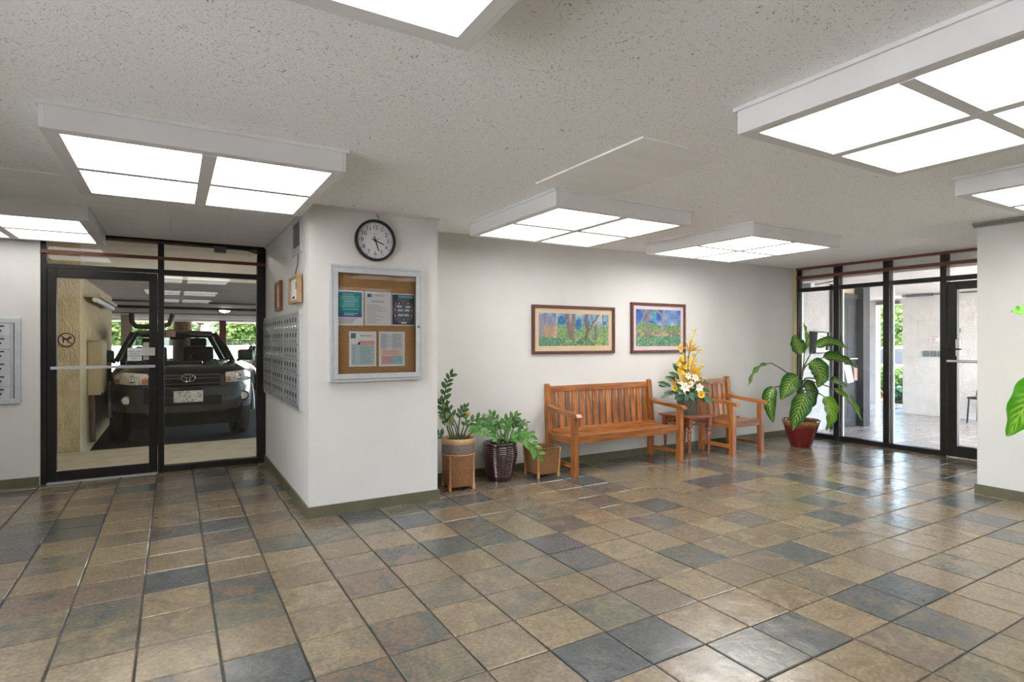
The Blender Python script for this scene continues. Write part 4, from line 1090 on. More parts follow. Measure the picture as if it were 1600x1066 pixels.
def hand(name, ang, l, back, w, y, mat):
    a = math.radians(90 - ang); c, s = math.cos(a), math.sin(a)
    mb = MB(); pts = []
    for (r, ww) in ((-back, w * 0.8), (l * 0.7, w * 0.8), (l, w * 0.5)):
        pts.append(((r * c - ww * s, r * s + ww * c), (r * c + ww * s, r * s - ww * c)))
    poly = [p[0] for p in pts] + [p[1] for p in reversed(pts)]
    mb.prism(poly, 'y', y, y - 0.0015).build(name, mat, ck)


hand('hour_hand', 112, 0.082, 0.03, 0.0055, -0.019, M['black'])
hand('minute_hand', 162, 0.090, 0.035, 0.0055, -0.022, M['black'])
hand('second_hand', 60, 0.052, 0.02, 0.0018, -0.025, M['ink'])
MB().lathe([(0.009, -0.014), (0.009, -0.027), (0.001, -0.027)], 14, (0, 0, 0), 'y').build('hub', M['black'], ck)
hk = MB().tube([(1.447, PY - 0.004, 2.44), (1.455, PY - 0.008, 2.405), (1.468, PY - 0.008, 2.392)], 0.003, 6)
tag(hk.build('wire_hook', M['pipe'], None), 'bent wire hook on the wall above the clock', 'hook')

# notice case
nb = thing('notice_case', 'silver framed glass notice case with cork backing', 'notice board', (1.446, PY, 1.52))
hw, hh = 0.384, 0.466
fr = MB().box(-hw, hw, -0.055, 0, hh - 0.02, hh).box(-hw, hw, -0.055, 0, -hh, -hh + 0.02).box(-hw, -hw + 0.02, -0.055, 0, -hh + 0.02, hh - 0.02).box(hw - 0.02, hw, -0.055, 0, -hh + 0.02, hh - 0.02)
fr.build('outer_frame', M['alu_white'], nb, bevel=0.003)
dr = MB().box(-hw + 0.02, hw - 0.02, -0.060, -0.045, hh - 0.064, hh - 0.022).box(-hw + 0.02, hw - 0.02, -0.060, -0.045, -hh + 0.022, -hh + 0.064).box(-hw + 0.022, -hw + 0.06, -0.060, -0.045, -hh + 0.064, hh - 0.064).box(hw - 0.06, hw - 0.022, -0.060, -0.045, -hh + 0.064, hh - 0.064)
dro = dr.build('door_frame', M['alu_white'], nb, bevel=0.002)
bx('pane', M['board_glass'], dro, -hw + 0.06, hw - 0.06, -0.052, -0.049, -hh + 0.064, hh - 0.064)
MB().lathe([(0.010, -0.058), (0.010, -0.066), (0.001, -0.067)], 16, (hw - 0.04, 0, -0.02), 'y').build('lock', M['pipe'], dro, smooth=40)
bx('cork_panel', M['cork'], nb, -hw + 0.02, hw - 0.02, -0.012, -0.002, -hh + 0.02, hh - 0.02)


def paper(label, x0, x1, z0, z1, items, header=None, bg=(0.80, 0.80, 0.79)):
    Y0 = PY - 0.0125
    mb = MB().box(x0, x1, Y0 - 0.0012, Y0, z0, z1, col=bg)
    W_, H_ = x1 - x0, z1 - z0
    for k, (a, b_, c, d, cl) in enumerate(items):
        yy = Y0 - 0.0014 - 0.00003 * k
        mb.quad((x0 + a * W_, yy, z0 + c * H_), (x0 + b_ * W_, yy, z0 + c * H_), (x0 + b_ * W_, yy, z0 + d * H_), (x0 + a * W_, yy, z0 + d * H_), col=cl)
    o = tag(mb.build('notice', M['print'], None, recalc=False), label, 'notice', 'notices in the glass case')
    if header:
        text_mesh('heading', header[0], header[1], M['ink'], o, face_y(x0 + header[2] * W_, Y0 - 0.0032, z0 + header[3] * H_), 0.0002)
    return o


def lines(x0, x1, z0, z1, n, col, r, ragged=0.4):
    out = []
    for k in range(n):
        z = z1 - (z1 - z0) * (k + 0.5) / n
        out.append((x0, x1 - r.random() * ragged * (x1 - x0), z - 0.006, z + 0.006, col))
    return out


r_ = random.Random(4)
gy = lin(120, 122, 128); lt = lin(150, 200, 205)
it = [(0.0, 0.94, 0.24, 0.97, lin(35, 148, 155)), (0.0, 0.94, 0.24, 0.36, lin(80, 100, 165)), (0.12, 0.84, 0.50, 0.86, lin(80, 168, 172))]
it += [(0.2 + 0.1 * r_.random(), 0.62 + 0.2 * r_.random(), z, z + 0.022, lin(160, 215, 215)) for z in (0.88, 0.82, 0.76, 0.70, 0.66, 0.60, 0.54, 0.45, 0.33, 0.29)] + lines(0.04, 0.9, 0.05, 0.22, 5, gy, r_)
paper('teal and blue flyer at upper left inside the notice case', 1.118, 1.335, 1.505, 1.786, it)
it = [(0.10, 0.22, 0.83, 0.93, lin(60, 110, 125)), (0.22, 0.29, 0.83, 0.93, lin(140, 185, 195))] + lines(0.25, 0.75, 0.68, 0.74, 2, gy, r_, 0.2) + lines(0.08, 0.85, 0.06, 0.62, 13, lin(160, 162, 168), r_, 0.6)
paper('white agenda sheet at upper middle inside the notice case', 1.345, 1.566, 1.507, 1.786, it, ('Hale Kulanui', 0.017, 0.57, 0.885), lin(222, 222, 226))
it = [(0.02, 0.98, 0.03, 0.97, lin(58, 70, 88)), (0.28, 0.92, 0.86, 0.95, lin(105, 165, 190))]
for k in range(9):                                   # big pale disc, then faces and name strips
    zz = 0.08 + 0.76 * (k + 0.5) / 9; hwid = 0.46 * math.sqrt(max(0.02, 1 - ((zz - 0.46) / 0.40) ** 2))
    it.append((0.5 - hwid, 0.5 + hwid, zz - 0.0425, zz + 0.0425, lin(100, 106, 120)))
for (u, v) in ((0.32, 0.70), (0.70, 0.70), (0.15, 0.50), (0.88, 0.50), (0.15, 0.32), (0.86, 0.32), (0.52, 0.20)):
    it.append((u - 0.075, u + 0.075, v - 0.055, v + 0.06, lin(62, 46, 44))); it.append((u - 0.035, u + 0.035, v - 0.04, v + 0.03, lin(205, 175, 160)))
for (u, v) in ((0.32, 0.60), (0.70, 0.59), (0.36, 0.48), (0.66, 0.48), (0.38, 0.33), (0.63, 0.33), (0.52, 0.09)):
    it.append((u - 0.11, u + 0.11, v - 0.03, v + 0.03, lin(205, 208, 214)))
paper('dark slate sheet with round portraits at upper right inside the notice case', 1.572, 1.776, 1.509, 1.778, it)
it = [(0.08, 0.94, 0.04, 0.64, lin(178, 200, 205)), (0.06, 0.24, 0.80, 0.95, lin(95, 120, 140)), (0.36, 0.93, 0.62, 0.73, lin(222, 165, 170)), (0.32, 0.40, 0.62, 0.69, lin(70, 50, 48))]
it += lines(0.12, 0.22, 0.08, 0.62, 8, lin(120, 110, 125), r_, 0.3) + lines(0.40, 0.9, 0.08, 0.58, 11, lin(130, 150, 158), r_, 0.5)
paper('newsletter with pink banner at lower left inside the notice case', 1.219, 1.441, 1.173, 1.458, it, ('Hale Kulanui', 0.020, 0.62, 0.88))
it = [(0.06, 0.92, 0.50, 0.95, lin(196, 204, 212)), (0.06, 0.92, 0.30, 0.50, lin(228, 208, 190)), (0.10, 0.50, 0.06, 0.30, lin(205, 160, 172)), (0.50, 0.92, 0.06, 0.30, lin(150, 195, 200)), (0.30, 0.52, 0.44, 0.99, lin(222, 226, 232))]  # last pale strip is a glass reflection painted onto the page
it += lines(0.09, 0.88, 0.53, 0.93, 10, lin(150, 158, 172), r_, 0.3) + lines(0.14, 0.85, 0.33, 0.48, 4, lin(205, 120, 115), r_, 0.4)
paper('pastel newsletter page with a painted reflection strip at lower right inside the notice case', 1.463, 1.686, 1.170, 1.458, it)


# mailboxes
def mail_mesh(w, h, narrow):
    mb = MB().box(0, -0.006, -w / 2, w / 2, -h / 2, h / 2, mi=0)
    if narrow:
        mb.box(-0.0062, -0.0068, -w * 0.20, w * 0.20, h * 0.02, h * 0.36, mi=1)
        mb.box(-0.0062, -0.010, -w * 0.16, w * 0.16, -h * 0.34, -h * 0.22, mi=2)
    else:
        mb.box(-0.0062, -0.0068, -w * 0.36, w * 0.20, h * 0.27, h * 0.38, mi=1)
        mb.lathe([(0.009, -0.006), (0.008, -0.010), (0.001, -0.011)], 10, (0, 0, -0.004), 'x', mi=1)
    return mb


mr = thing('mailbox_bank', 'grey metal bank of small mailboxes on the side of the clock wall', 'mailbox bank', (PX0, 5.985, 1.22))
MB().box(-0.02, 0, -1.065, 1.065, -0.42, 0.42).build('frame', M['alu_white'], mr, bevel=0.003)
mailgrey = pm('grey mailbox paint', (0.30, 0.31, 0.32), (0.36, 0.37, 0.38), scale=6, rough=0.38, metal=0.3)
dm = None
for c in range(3):
    yc = -1.065 + 0.355 + c * 0.71
    u = MB().box(-0.026, -0.02, yc - 0.335, yc + 0.335, -0.40, 0.40).build('unit_panel', mailgrey, mr, bevel=0.002)
    for rr_ in range(6):
        for q in range(5):
            y = yc - 0.26 + q * 0.13; z = 0.315 - rr_ * 0.126
            if dm is None:
                d = mail_mesh(0.118, 0.108, True).build('mail_door', [mailgrey, M['dark'], M['chrome']], u, loc=(-0.026, y, z)); dm = d.data
            else:
                link('mail_door', dm, u, (-0.026, y, z))
ml = thing('mailbox_bank', 'silver mailbox panel on the wall left of the garage door', 'mailbox bank', (0, 7.03, 0))
x1 = -1.235; x0 = x1 - 0.86
MB().box(x0, x1, -0.018, 0, 0.79, 0.835).box(x0, x1, -0.018, 0, 1.55, 1.594).box(x1 - 0.045, x1, -0.018, 0, 0.835, 1.55).box(x0, x0 + 0.045, -0.018, 0, 0.835, 1.55).build('frame', M['alu_white'], ml, bevel=0.002)
bx('back_plate', M['alu'], ml, x0 + 0.045, x1 - 0.045, -0.006, 0, 0.835, 1.55)
bx('edge_gap', M['dark'], ml, x1 - 0.051, x1 - 0.045, -0.014, -0.006, 0.837, 1.548)
dm2 = None
for c in range(5):
    for rr_ in range(6):
        x = -1.309 - 0.072 - c * 0.148; z = 1.482 - rr_ * 0.1185
        if dm2 is None:
            mm = mail_mesh(0.142, 0.112, False)
            mm.v = [(b_, a * 1.4, c_) for a, b_, c_ in mm.v]
            d = mm.build('mail_door', [M['alu_white'], M['dark']], ml, loc=(x, -0.006, z)); dm2 = d.data
        else:
            link('mail_door', dm2, ml, (x, -0.006, z))

# vent, wire, small frames on the side of the clock wall
vt = thing('air_vent', 'white louvred air vent high on the side of the clock wall', 'vent', (PX0, 5.11, 2.26))
MB().box(-0.014, 0, -0.195, -0.15, -0.145, 0.145).box(-0.014, 0, 0.15, 0.195, -0.145, 0.145).box(-0.014, 0, -0.15, 0.15, 0.115, 0.145).box(-0.014, 0, -0.15, 0.15, -0.145, -0.09).build('frame', M['alu_white'], vt, bevel=0.002)
bx('recess', M['dark'], vt, -0.002, 0, -0.15, 0.15, -0.09, 0.115)
for k in range(13):
    MB().obox((-0.008, 0, -0.082 + k * 0.0155), (0.012, 0.30, 0.003), (0, 0.6, 0)).build('louvre', pm('grey louvre', (0.20, 0.20, 0.19), rough=0.5) if k == 0 else bpy.data.materials['grey louvre'], vt)
pc = thing('framed_notice', 'narrow red brown framed print on the side of the clock wall', 'picture', (PX0, 6.03, 1.82))
MB().box(-0.03, 0, -0.16, -0.125, -0.145, 0.145).box(-0.03, 0, 0.125, 0.16, -0.145, 0.145).box(-0.03, 0, -0.125, 0.125, 0.115, 0.145).box(-0.03, 0, -0.125, 0.125, -0.145, -0.115).build('frame', pm('red brown frame', (0.17, 0.055, 0.022), (0.22, 0.08, 0.035), scale=14, rough=0.4), pc, bevel=0.002)
bx('print', pm('faded pink print', (0.52, 0.36, 0.28), (0.66, 0.52, 0.44), scale=14, rough=0.6), pc, -0.014, -0.004, -0.125, 0.125, -0.115, 0.115)
pc = thing('framed_notice', 'thick tan framed notice hanging from a wire below the vent', 'picture', (PX0, 5.06, 1.81))
MB().box(-0.05, -0.012, -0.20, -0.172, -0.115, 0.115).box(-0.05, -0.012, 0.172, 0.20, -0.115, 0.115).box(-0.05, -0.012, -0.172, 0.172, 0.09, 0.115).box(-0.05, -0.012, -0.172, 0.172, -0.115, -0.09).build('frame', M['frame_gold'], pc, bevel=0.002)
bx('sheet', M['white'], pc, -0.032, -0.012, -0.172, 0.172, -0.09, 0.09)
bx('photo', M['greyplate'], pc, -0.034, -0.032, -0.15, -0.04, -0.0, 0.06)
bx('seal', pm('blue ink', (0.03, 0.04, 0.16), rough=0.6), pc, -0.034, -0.032, 0.0, 0.10, -0.075, -0.055)
MB().tube([(-0.006, 0, 0.30), (-0.012, 0.0, 0.20), (-0.03, 0, 0.117)], 0.004, 6).build('hanging_wire', M['pipe'], pc)


# ------------------------------------------------------------------ paintings
def vnoise(seed):
    r = random.Random(seed); tab = [r.random() for _ in range(4096)]

    def f(x, y):
        xi, yi = math.floor(x), math.floor(y); fx, fy_ = x - xi, y - yi
        g = lambda a, b_: tab[(a * 57 + b_ * 131) & 4095]
        fx = fx * fx * (3 - 2 * fx); fy_ = fy_ * fy_ * (3 - 2 * fy_)
        return (g(xi, yi) * (1 - fx) + g(xi + 1, yi) * fx) * (1 - fy_) + (g(xi, yi + 1) * (1 - fx) + g(xi + 1, yi + 1) * fx) * fy_
    return f


def mixc(a, b_, t):
    t = max(0.0, min(1.0, t)); return tuple(x * (1 - t) + y * t for x, y in zip(a, b_))


def trunk_hit(u, v, pts, w):
    for (a, b_) in zip(pts, pts[1:]):
        lo_, hi_ = min(a[1], b_[1]), max(a[1], b_[1])
        if lo_ <= v <= hi_:
            t = (v - a[1]) / (b_[1] - a[1]) if b_[1] != a[1] else 0
            x = a[0] + (b_[0] - a[0]) * t
            if abs(u - x) < w: return (u - x) / w
    return None


n1_, n2_ = vnoise(1), vnoise(2)


def paint_a(u, v):
    a = n1_(u * 26, v * 13); b_ = n2_(u * 60, v * 34)
    if v < 0.22 + 0.10 * a:                         # undergrowth
        c = mixc((45, 95, 60), (150, 190, 110), b_)
        if a > 0.62: c = mixc(c, (190, 205, 150), 0.5)
        if 0.80 < u < 0.92: c = mixc(c, (225, 220, 60), 0.65 * b_)
        if u < 0.25: c = mixc(c, (70, 140, 130), 0.5)
    elif u < 0.255:                                # cottage
        if v > 0.58 + 0.05 * (u / 0.25):
            c = mixc((120, 128, 160), (168, 160, 180), b_)
            if v > 0.92: c = mixc((40, 110, 180), (190, 215, 235), a)
        elif u > 0.05:
            c = mixc((205, 170, 120), (185, 140, 120), b_)
        else: c = (135, 150, 170)
    else:
        sky = mixc((60, 130, 200), (225, 230, 235), n1_(u * 9, v * 6))
        green = mixc((90, 140, 80), (165, 195, 110), b_)
        t = (v - 0.45 - 0.2 * a) / 0.2
        c = mixc(green, sky, t)
        for (bu, bv, bw, bh) in ((0.31, 0.78, 0.055, 0.15), (0.56, 0.66, 0.06, 0.2), (0.70, 0.68, 0.025, 0.11), (0.95, 0.72, 0.02, 0.08)):
            if ((u - bu) / bw) ** 2 + ((v - bv) / bh) ** 2 < 0.25 + 1.1 * n2_(u * 22, v * 11): c = mixc((10, 95, 165), (20, 140, 180), a)
    for pts, w, col in (([(0.38, 1), (0.41, 0.62), (0.455, 0.2)], 0.030, (125, 95, 90)), ([(0.485, 1), (0.47, 0.55), (0.46, 0.2)], 0.028, (135, 100, 95)), ([(0.67, 1), (0.655, 0.75), (0.69, 0.5), (0.65, 0.15)], 0.022, (110, 70, 62)), ([(0.85, 1), (0.74, 0.62), (0.69, 0.4)], 0.016, (115, 85, 80)), ([(0.75, 1), (0.755, 0.7)], 0.01, (95, 110, 105)), ([(0.80, 0.65), (0.81, 0.4), (0.80, 0.17)], 0.02, (110, 95, 110)), ([(0.91, 1), (0.925, 0.6), (0.94, 0.4)], 0.010, (120, 90, 80)), ([(0.25, 1), (0.235, 0.6), (0.215, 0.24)], 0.007, (225, 225, 230))):
        h = trunk_hit(u, v, pts, w)
        if h is not None: c = mixc(col, (170, 150, 140), 0.5 * b_ + 0.15 * h)
    return c


def paint_b(u, v):
    a = n1_(u * 19 + 40, v * 17); b_ = n2_(u * 44 + 9, v * 40)
    hz = 0.60 + 0.05 * math.sin(u * 7)
    if v > hz:
        c = mixc((15, 70, 180), (215, 228, 238), (n1_(u * 6 + 3, v * 5) - 0.25) * 1.3 * (1.2 - (v - hz)))
        if u < 0.25 and v > 0.55: c = mixc(c, (30, 80, 180), 0.4)
    elif v > 0.45: c = mixc((70, 120, 60), (150, 185, 110), b_)
    elif v > 0.30: c = mixc((95, 120, 85), (200, 150, 125), a * 0.9)
    else: c = mixc((45, 110, 80), (130, 185, 140), b_)
    if 0.25 < u < 0.62:
        rr2 = ((u - 0.43) / 0.19) ** 2 + ((v - 0.62) / 0.36) ** 2
        if 0.72 < rr2 < 1.08 and v > 0.62: c = mixc((120, 150, 120), (150, 130, 110), b_)
    if abs(u - 0.42) < 0.028 and v > 0.66: c = (60, 165, 160)
    if v < 0.45 and a > 0.72: c = mixc(c, (225, 190, 110), 0.5)
    for pts, w, col in (([(0.10, 1), (0.20, 0.78), (0.24, 0.55)], 0.014, (115, 90, 90)), ([(0.23, 1), (0.10, 0.62), (0.0, 0.5)], 0.02, (120, 140, 120)), ([(0.26, 1), (0.23, 0.75), (0.26, 0.45), (0.30, 0.15)], 0.026, (125, 95, 90)), ([(0.62, 1), (0.60, 0.72), (0.56, 0.5), (0.57, 0.22)], 0.024, (150, 140, 150)), ([(0.75, 0.85), (0.65, 0.66), (0.585, 0.5)], 0.014, (130, 125, 135)), ([(0.82, 0.85), (0.86, 0.6)], 0.012, (130, 115, 105))):
        h = trunk_hit(u, v, pts, w)
        if h is not None: c = mixc(col, (180, 165, 160), 0.5 * b_)
    return c


def painting(label, x0, x1, z0, z1, mat, border, fn, nx, nz, tilt=0.0):
    t = thing('framed_painting', label, 'painting', ((x0 + x1) / 2, BY, (z0 + z1) / 2)); t.rotation_euler = (0, tilt, 0)
    w, h = (x1 - x0) / 2, (z1 - z0) / 2; f_ = 0.032
    outer = [(-w, -h), (w, -h), (w, h), (-w, h)]; inner = [(-w + f_, -h + f_), (w - f_, -h + f_), (w - f_, h - f_), (-w + f_, h - f_)]
    for k in range(4):
        j = (k + 1) % 4
        MB().prism([outer[k], outer[j], inner[j], inner[k]], 'y', -0.03, 0.0).build('frame_side', M['frame_wood'], t, bevel=0.004)
    bx('mat_board', mat, t, -w + f_, w - f_, -0.012, -0.002, -h + f_, h - f_)
    mb = MB(); bw, bh = w - f_ - border, h - f_ - border
    for i in range(nx):
        for j in range(nz):
            jt = RND.uniform(-18, 20); c = mixc(fn((i + 0.5) / nx, (j + 0.5) / nz), (105, 118, 118), 0.20); c = lin(*[max(0, min(255, q * 0.90 + jt)) for q in c])
            mb.quad((-bw + 2 * bw * i / nx, -0.0135, -bh + 2 * bh * j / nz), (-bw + 2 * bw * (i + 1) / nx, -0.0135, -bh + 2 * bh * j / nz), (-bw + 2 * bw * (i + 1) / nx, -0.0135, -bh + 2 * bh * (j + 1) / nz), (-bw + 2 * bw * i / nx, -0.0135, -bh + 2 * bh * (j + 1) / nz), col=c)
    mb.build('canvas', M['print'], t, recalc=False)


painting('wide landscape painting of a cottage among trees in a brown frame', 3.31, 4.455, 1.238, 1.772, M['mat_cream'], 0.056, paint_a, 120, 54)
painting('squarer painting of trees under blue sky with a mauve mat', 4.712, 5.625, 1.236, 1.845, M['mat_pink'], 0.048, paint_b, 92, 60)


# ------------------------------------------------------------------ bench and armchair
def garden_seat(name, label, cat, loc, W, nsl, rotz=0.0):
    t = thing(name, label, cat, loc, rotz)
    h = W / 2; lw = 0.062; f0, b0 = -0.265, 0.235
    wx, wy, wz = M['wood_x'], M['wood_y'], M['wood_z']
    for s in (-1, 1):
        a, b_ = sorted((s * h, s * (h - lw)))
        bx('front_leg', wz, t, a, b_, f0, f0 + 0.06, 0, 0.605, 0.004)
        MB().prism([(b0 - 0.03, 0), (b0 + 0.03, 0), (b0 + 0.022, 0.42), (b0 + 0.075, 0.895), (b0 + 0.055, 0.915), (b0 + 0.03, 0.915), (b0 + 0.012, 0.895), (b0 - 0.04, 0.42)], 'x', a, b_).build('back_post', wz, t, bevel=0.004)
        arm = [(f0 - 0.055, 0.595), (f0 - 0.055, 0.612), (f0 - 0.03, 0.640), (f0 + 0.06, 0.652), (0.0, 0.660), (b0 - 0.10, 0.672), (b0 - 0.03, 0.690), (b0 + 0.02, 0.690), (b0 + 0.02, 0.640), (b0 - 0.06, 0.635), (0.0, 0.622), (f0 + 0.06, 0.606), (f0 - 0.02, 0.600)]
        a2, b2 = sorted((s * (h + 0.004), s * (h - lw - 0.004)))
        MB().prism(arm, 'x', a2, b2).build('arm', wy, t, bevel=0.004)
        a3, b3 = sorted((s * (h - 0.014), s * (h - lw + 0.014)))
        bx('side_rail', wy, t, a3, b3, f0 + 0.06, b0 - 0.03, 0.325, 0.395, 0.003)
        bx('stretcher', wy, t, a3, b3, f0 + 0.06, b0 - 0.03, 0.085, 0.125, 0.003)
    bx('front_rail', wx, t, -h + lw, h - lw, f0 + 0.012, f0 + 0.045, 0.335, 0.412, 0.003)
    bx('rear_rail', wx, t, -h + lw, h - lw, b0 - 0.02, b0 + 0.01, 0.335, 0.40, 0.003)
    ns = 6; y0 = f0 + 0.048; pitch = (b0 - 0.045 - y0) / ns
    for k in range(ns):
        v = (k + 0.5) / ns; z = 0.412 - 0.030 * math.sin(PI * min(1, v * 1.15))
        MB().obox((0, y0 + (k + 0.5) * pitch, z), (W - 2 * lw + 0.03, pitch - 0.008, 0.020), (-0.06 + 0.10 * v, 0, 0)).build('seat_slat', wx, t, bevel=0.003)
    lean = lambda z: b0 + (z - 0.42) * 0.105 - 0.008
    MB().prism([(lean(0.822) - 0.016, 0.822), (lean(0.822) + 0.016, 0.822), (lean(0.888) + 0.016, 0.888), (lean(0.888) - 0.016, 0.888)], 'x', -h + lw, h - lw).build('top_rail', wx, t, bevel=0.003)
    MB().prism([(b0 - 0.028, 0.385), (b0 + 0.004, 0.385), (b0 + 0.006, 0.428), (b0 - 0.026, 0.428)], 'x', -h + lw, h - lw).build('lower_rail', wx, t, bevel=0.003)
    inner = W - 2 * lw; sw = inner / nsl
    for k in range(nsl):
        x = -inner / 2 + (k + 0.5) * sw
        MB().prism([(lean(0.42) - 0.008, 0.42), (lean(0.42) + 0.008, 0.42), (lean(0.825) + 0.008, 0.825), (lean(0.825) - 0.008, 0.825)], 'x', x - sw * 0.34, x + sw * 0.34).build('back_slat', wz, t, bevel=0.002)
    return t


garden_seat('wooden_bench', 'long slatted teak bench below the paintings', 'bench', (4.255, 4.925, 0), 1.555, 15)
garden_seat('wooden_armchair', 'slatted teak armchair beside the flower table', 'chair', (6.065, 4.84, 0), 0.585, 5)

# side table
st = thing('side_table', 'small carved red brown table between bench and armchair', 'table', (5.345, 4.90, 0))
MB().box(-0.225, 0.225, -0.25, 0.25, 0.478, 0.500).box(-0.21, 0.21, -0.235, 0.235, 0.468, 0.478).build('top', M['table_x'], st, bevel=0.005)
for sx in (-1, 1):
    for sy in (-1, 1):
        prof = [(0.010, 0.0), (0.013, 0.02), (0.017, 0.05), (0.012, 0.06), (0.020, 0.075), (0.021, 0.09), (0.013, 0.105), (0.016, 0.13), (0.021, 0.22), (0.025, 0.29), (0.018, 0.305), (0.026, 0.32), (0.026, 0.335), (0.018, 0.345), (0.025, 0.36), (0.025, 0.37)]
        lg = MB().lathe(prof, 16, (sx * 0.165, sy * 0.19, 0)).box(sx * 0.165 - 0.026, sx * 0.165 + 0.026, sy * 0.19 - 0.026, sy * 0.19 + 0.026, 0.37, 0.468)
        lg.build('leg', M['table_z'], st, smooth=45)
for sy in (-1, 1):
    ap_ = MB().box(-0.14, 0.14, sy * 0.19 - 0.008, sy * 0.19 + 0.008, 0.452, 0.468).box(-0.14, 0.14, sy * 0.19 - 0.008, sy * 0.19 + 0.008, 0.392, 0.402)
    for (xa, xb) in ((-0.12, 0.0), (0.12, 0.0)):
        ap_.tube([(xa, sy * 0.19, 0.45), (xa * 0.6, sy * 0.19, 0.435), (xa * 0.35, sy * 0.19, 0.41), (xb, sy * 0.19, 0.40)], 0.007, 6)
        ap_.tube([(xa, sy * 0.19, 0.40), (xa * 0.6, sy * 0.19, 0.412), (xa * 0.35, sy * 0.19, 0.44), (xb, sy * 0.19, 0.453)], 0.007, 6)
    ap_.lathe([(0.012, -0.007), (0.012, 0.007)], 10, (0, sy * 0.19, 0.427), 'y')
    ap_.build('carved_apron', M['table_x'], st)
for sx in (-1, 1):
    ap_ = MB().box(sx * 0.165 - 0.008, sx * 0.165 + 0.008, -0.165, 0.165, 0.452, 0.468).box(sx * 0.165 - 0.008, sx * 0.165 + 0.008, -0.165, 0.165, 0.392, 0.402)
    for s in (-1, 1):
        ap_.tube([(sx * 0.165, s * 0.14, 0.45), (sx * 0.165, s * 0.085, 0.435), (sx * 0.165, s * 0.05, 0.41), (sx * 0.165, 0, 0.40)], 0.007, 6)
        ap_.tube([(sx * 0.165, s * 0.14, 0.40), (sx * 0.165, s * 0.085, 0.412), (sx * 0.165, s * 0.05, 0.44), (sx * 0.165, 0, 0.453)], 0.007, 6)
    ap_.build('carved_apron', M['table_y'], st)


# ------------------------------------------------------------------ planters
def leaf_mesh(name, mat, L, W, cup=0.15, n=4):
    mb = MB(); vs = []; fs = []
    for i in range(n + 1):
        u = i / n; w = W * math.sin(PI * min(1, (u * 0.92 + 0.05))) ** 0.75 * (0.5 if i in (0, n) and False else 1)
        if i == 0: w = W * 0.08
        if i == n: w = W * 0.04
        z = -cup * L * u * u
        vs += [(-w, u * L, z + w * 0.35), (0, u * L, z), (w, u * L, z + w * 0.35)]
    for i in range(n):
        k = i * 3; fs += [(k, k + 1, k + 4, k + 3), (k + 1, k + 2, k + 5, k + 4)]
    mb.add(vs, fs)
    o = mb.build(name, mat, None, smooth=80, recalc=False); me = o.data; bpy.data.objects.remove(o)
    return me


def orient(t, n):
    t = Vector(t).normalized(); n = Vector(n)
    x = t.cross(n)
    if x.length < 1e-4: x = t.cross(Vector((1, 0.3, 0.2)))
    x.normalize(); z = x.cross(t)
    return Matrix((x, t, z)).transposed()


def place_leaf(me, parent, p, t, n, s=1.0, name='leaf'):
    o = bpy.data.objects.new(name, me); COL.objects.link(o); o.parent = parent
    mt = orient(t, n).to_4x4() @ Matrix.Scale(s, 4)
    o.matrix_basis = Matrix.Translation(p) @ mt
    return o


def smooth_path(pts, n=14):
    P = [Vector(p) for p in pts]; P = [P[0] * 2 - P[1]] + P + [P[-1] * 2 - P[-2]]; out = []
    for k in range(1, len(P) - 2):
        for i in range(n):
            t = i / n; a, b_, c, d = P[k - 1], P[k], P[k + 1], P[k + 2]
            out.append(0.5 * ((2 * b_) + (c - a) * t + (2 * a - 5 * b_ + 4 * c - d) * t * t + (3 * b_ - a - 3 * c + d) * t ** 3))
    out.append(P[-2]); return out


CAMDIR = -FW


def zz_stem(root, base, pts, leaf_mes, nleaf, start, size, seed, r0=0.008, pinnate=True):
    rr = random.Random(seed); path = smooth_path([Vector(p) - base for p in pts], 8)
    rs = [r0 * (1 - 0.65 * i / (len(path) - 1)) for i in range(len(path))]
    st_ = MB().tube(path, rs, 6).build('stem', M['stem'], root, smooth=60)
    n = len(path)
    for k in range(nleaf):
        f_ = start + (0.99 - start) * k / max(1, nleaf - 1)
        i = min(n - 2, int(f_ * (n - 1))); p = path[i]; t = (path[i + 1] - path[i]).normalized()
        nrm = (Vector((0, 0, 1)) * 0.5 + CAMDIR * 0.9 + Vector((rr.uniform(-.3, .3), rr.uniform(-.3, .3), rr.uniform(-.2, .3)))).normalized()
        side = t.cross(nrm).normalized() * (1 if k % 2 else -1)
        d = (t * 0.75 + side * (0.9 if f_ < 0.97 else 0.1) + Vector((0, 0, 0.15))).normalized()
        place_leaf(leaf_mes[rr.randrange(len(leaf_mes))], st_, p, d, nrm, size * rr.uniform(0.8, 1.15) * (1.0 - 0.25 * abs(f_ - 0.6)))
    return st_


zzA = leaf_mesh('zz_leaf', M['zz_leaf'], 0.085, 0.021); zzB = leaf_mesh('zz_leaf', M['zz_leaf2'], 0.085, 0.021); zzP = leaf_mesh('zz_leaf', M['zz_pale'], 0.11, 0.028)

# planter 1: square-to-round basket
B1 = Vector((2.315, 4.915, 0))
p1 = thing('potted_plant', 'leggy green plant in the tall basket beside the clock wall', 'potted plant', B1)
th = math.radians(-8)


def sq_ring(half, rad, k, z, n=32):
    out = []
    for i in range(n):
        a = 2 * PI * i / n + th; c, s = math.cos(a - th), math.sin(a - th)
        sq = half / max(abs(c), abs(s)); sq = min(sq, half * 1.33)
        r = sq * (1 - k) + rad * k
        out.append((r * math.cos(a), r * math.sin(a), z))
    return out


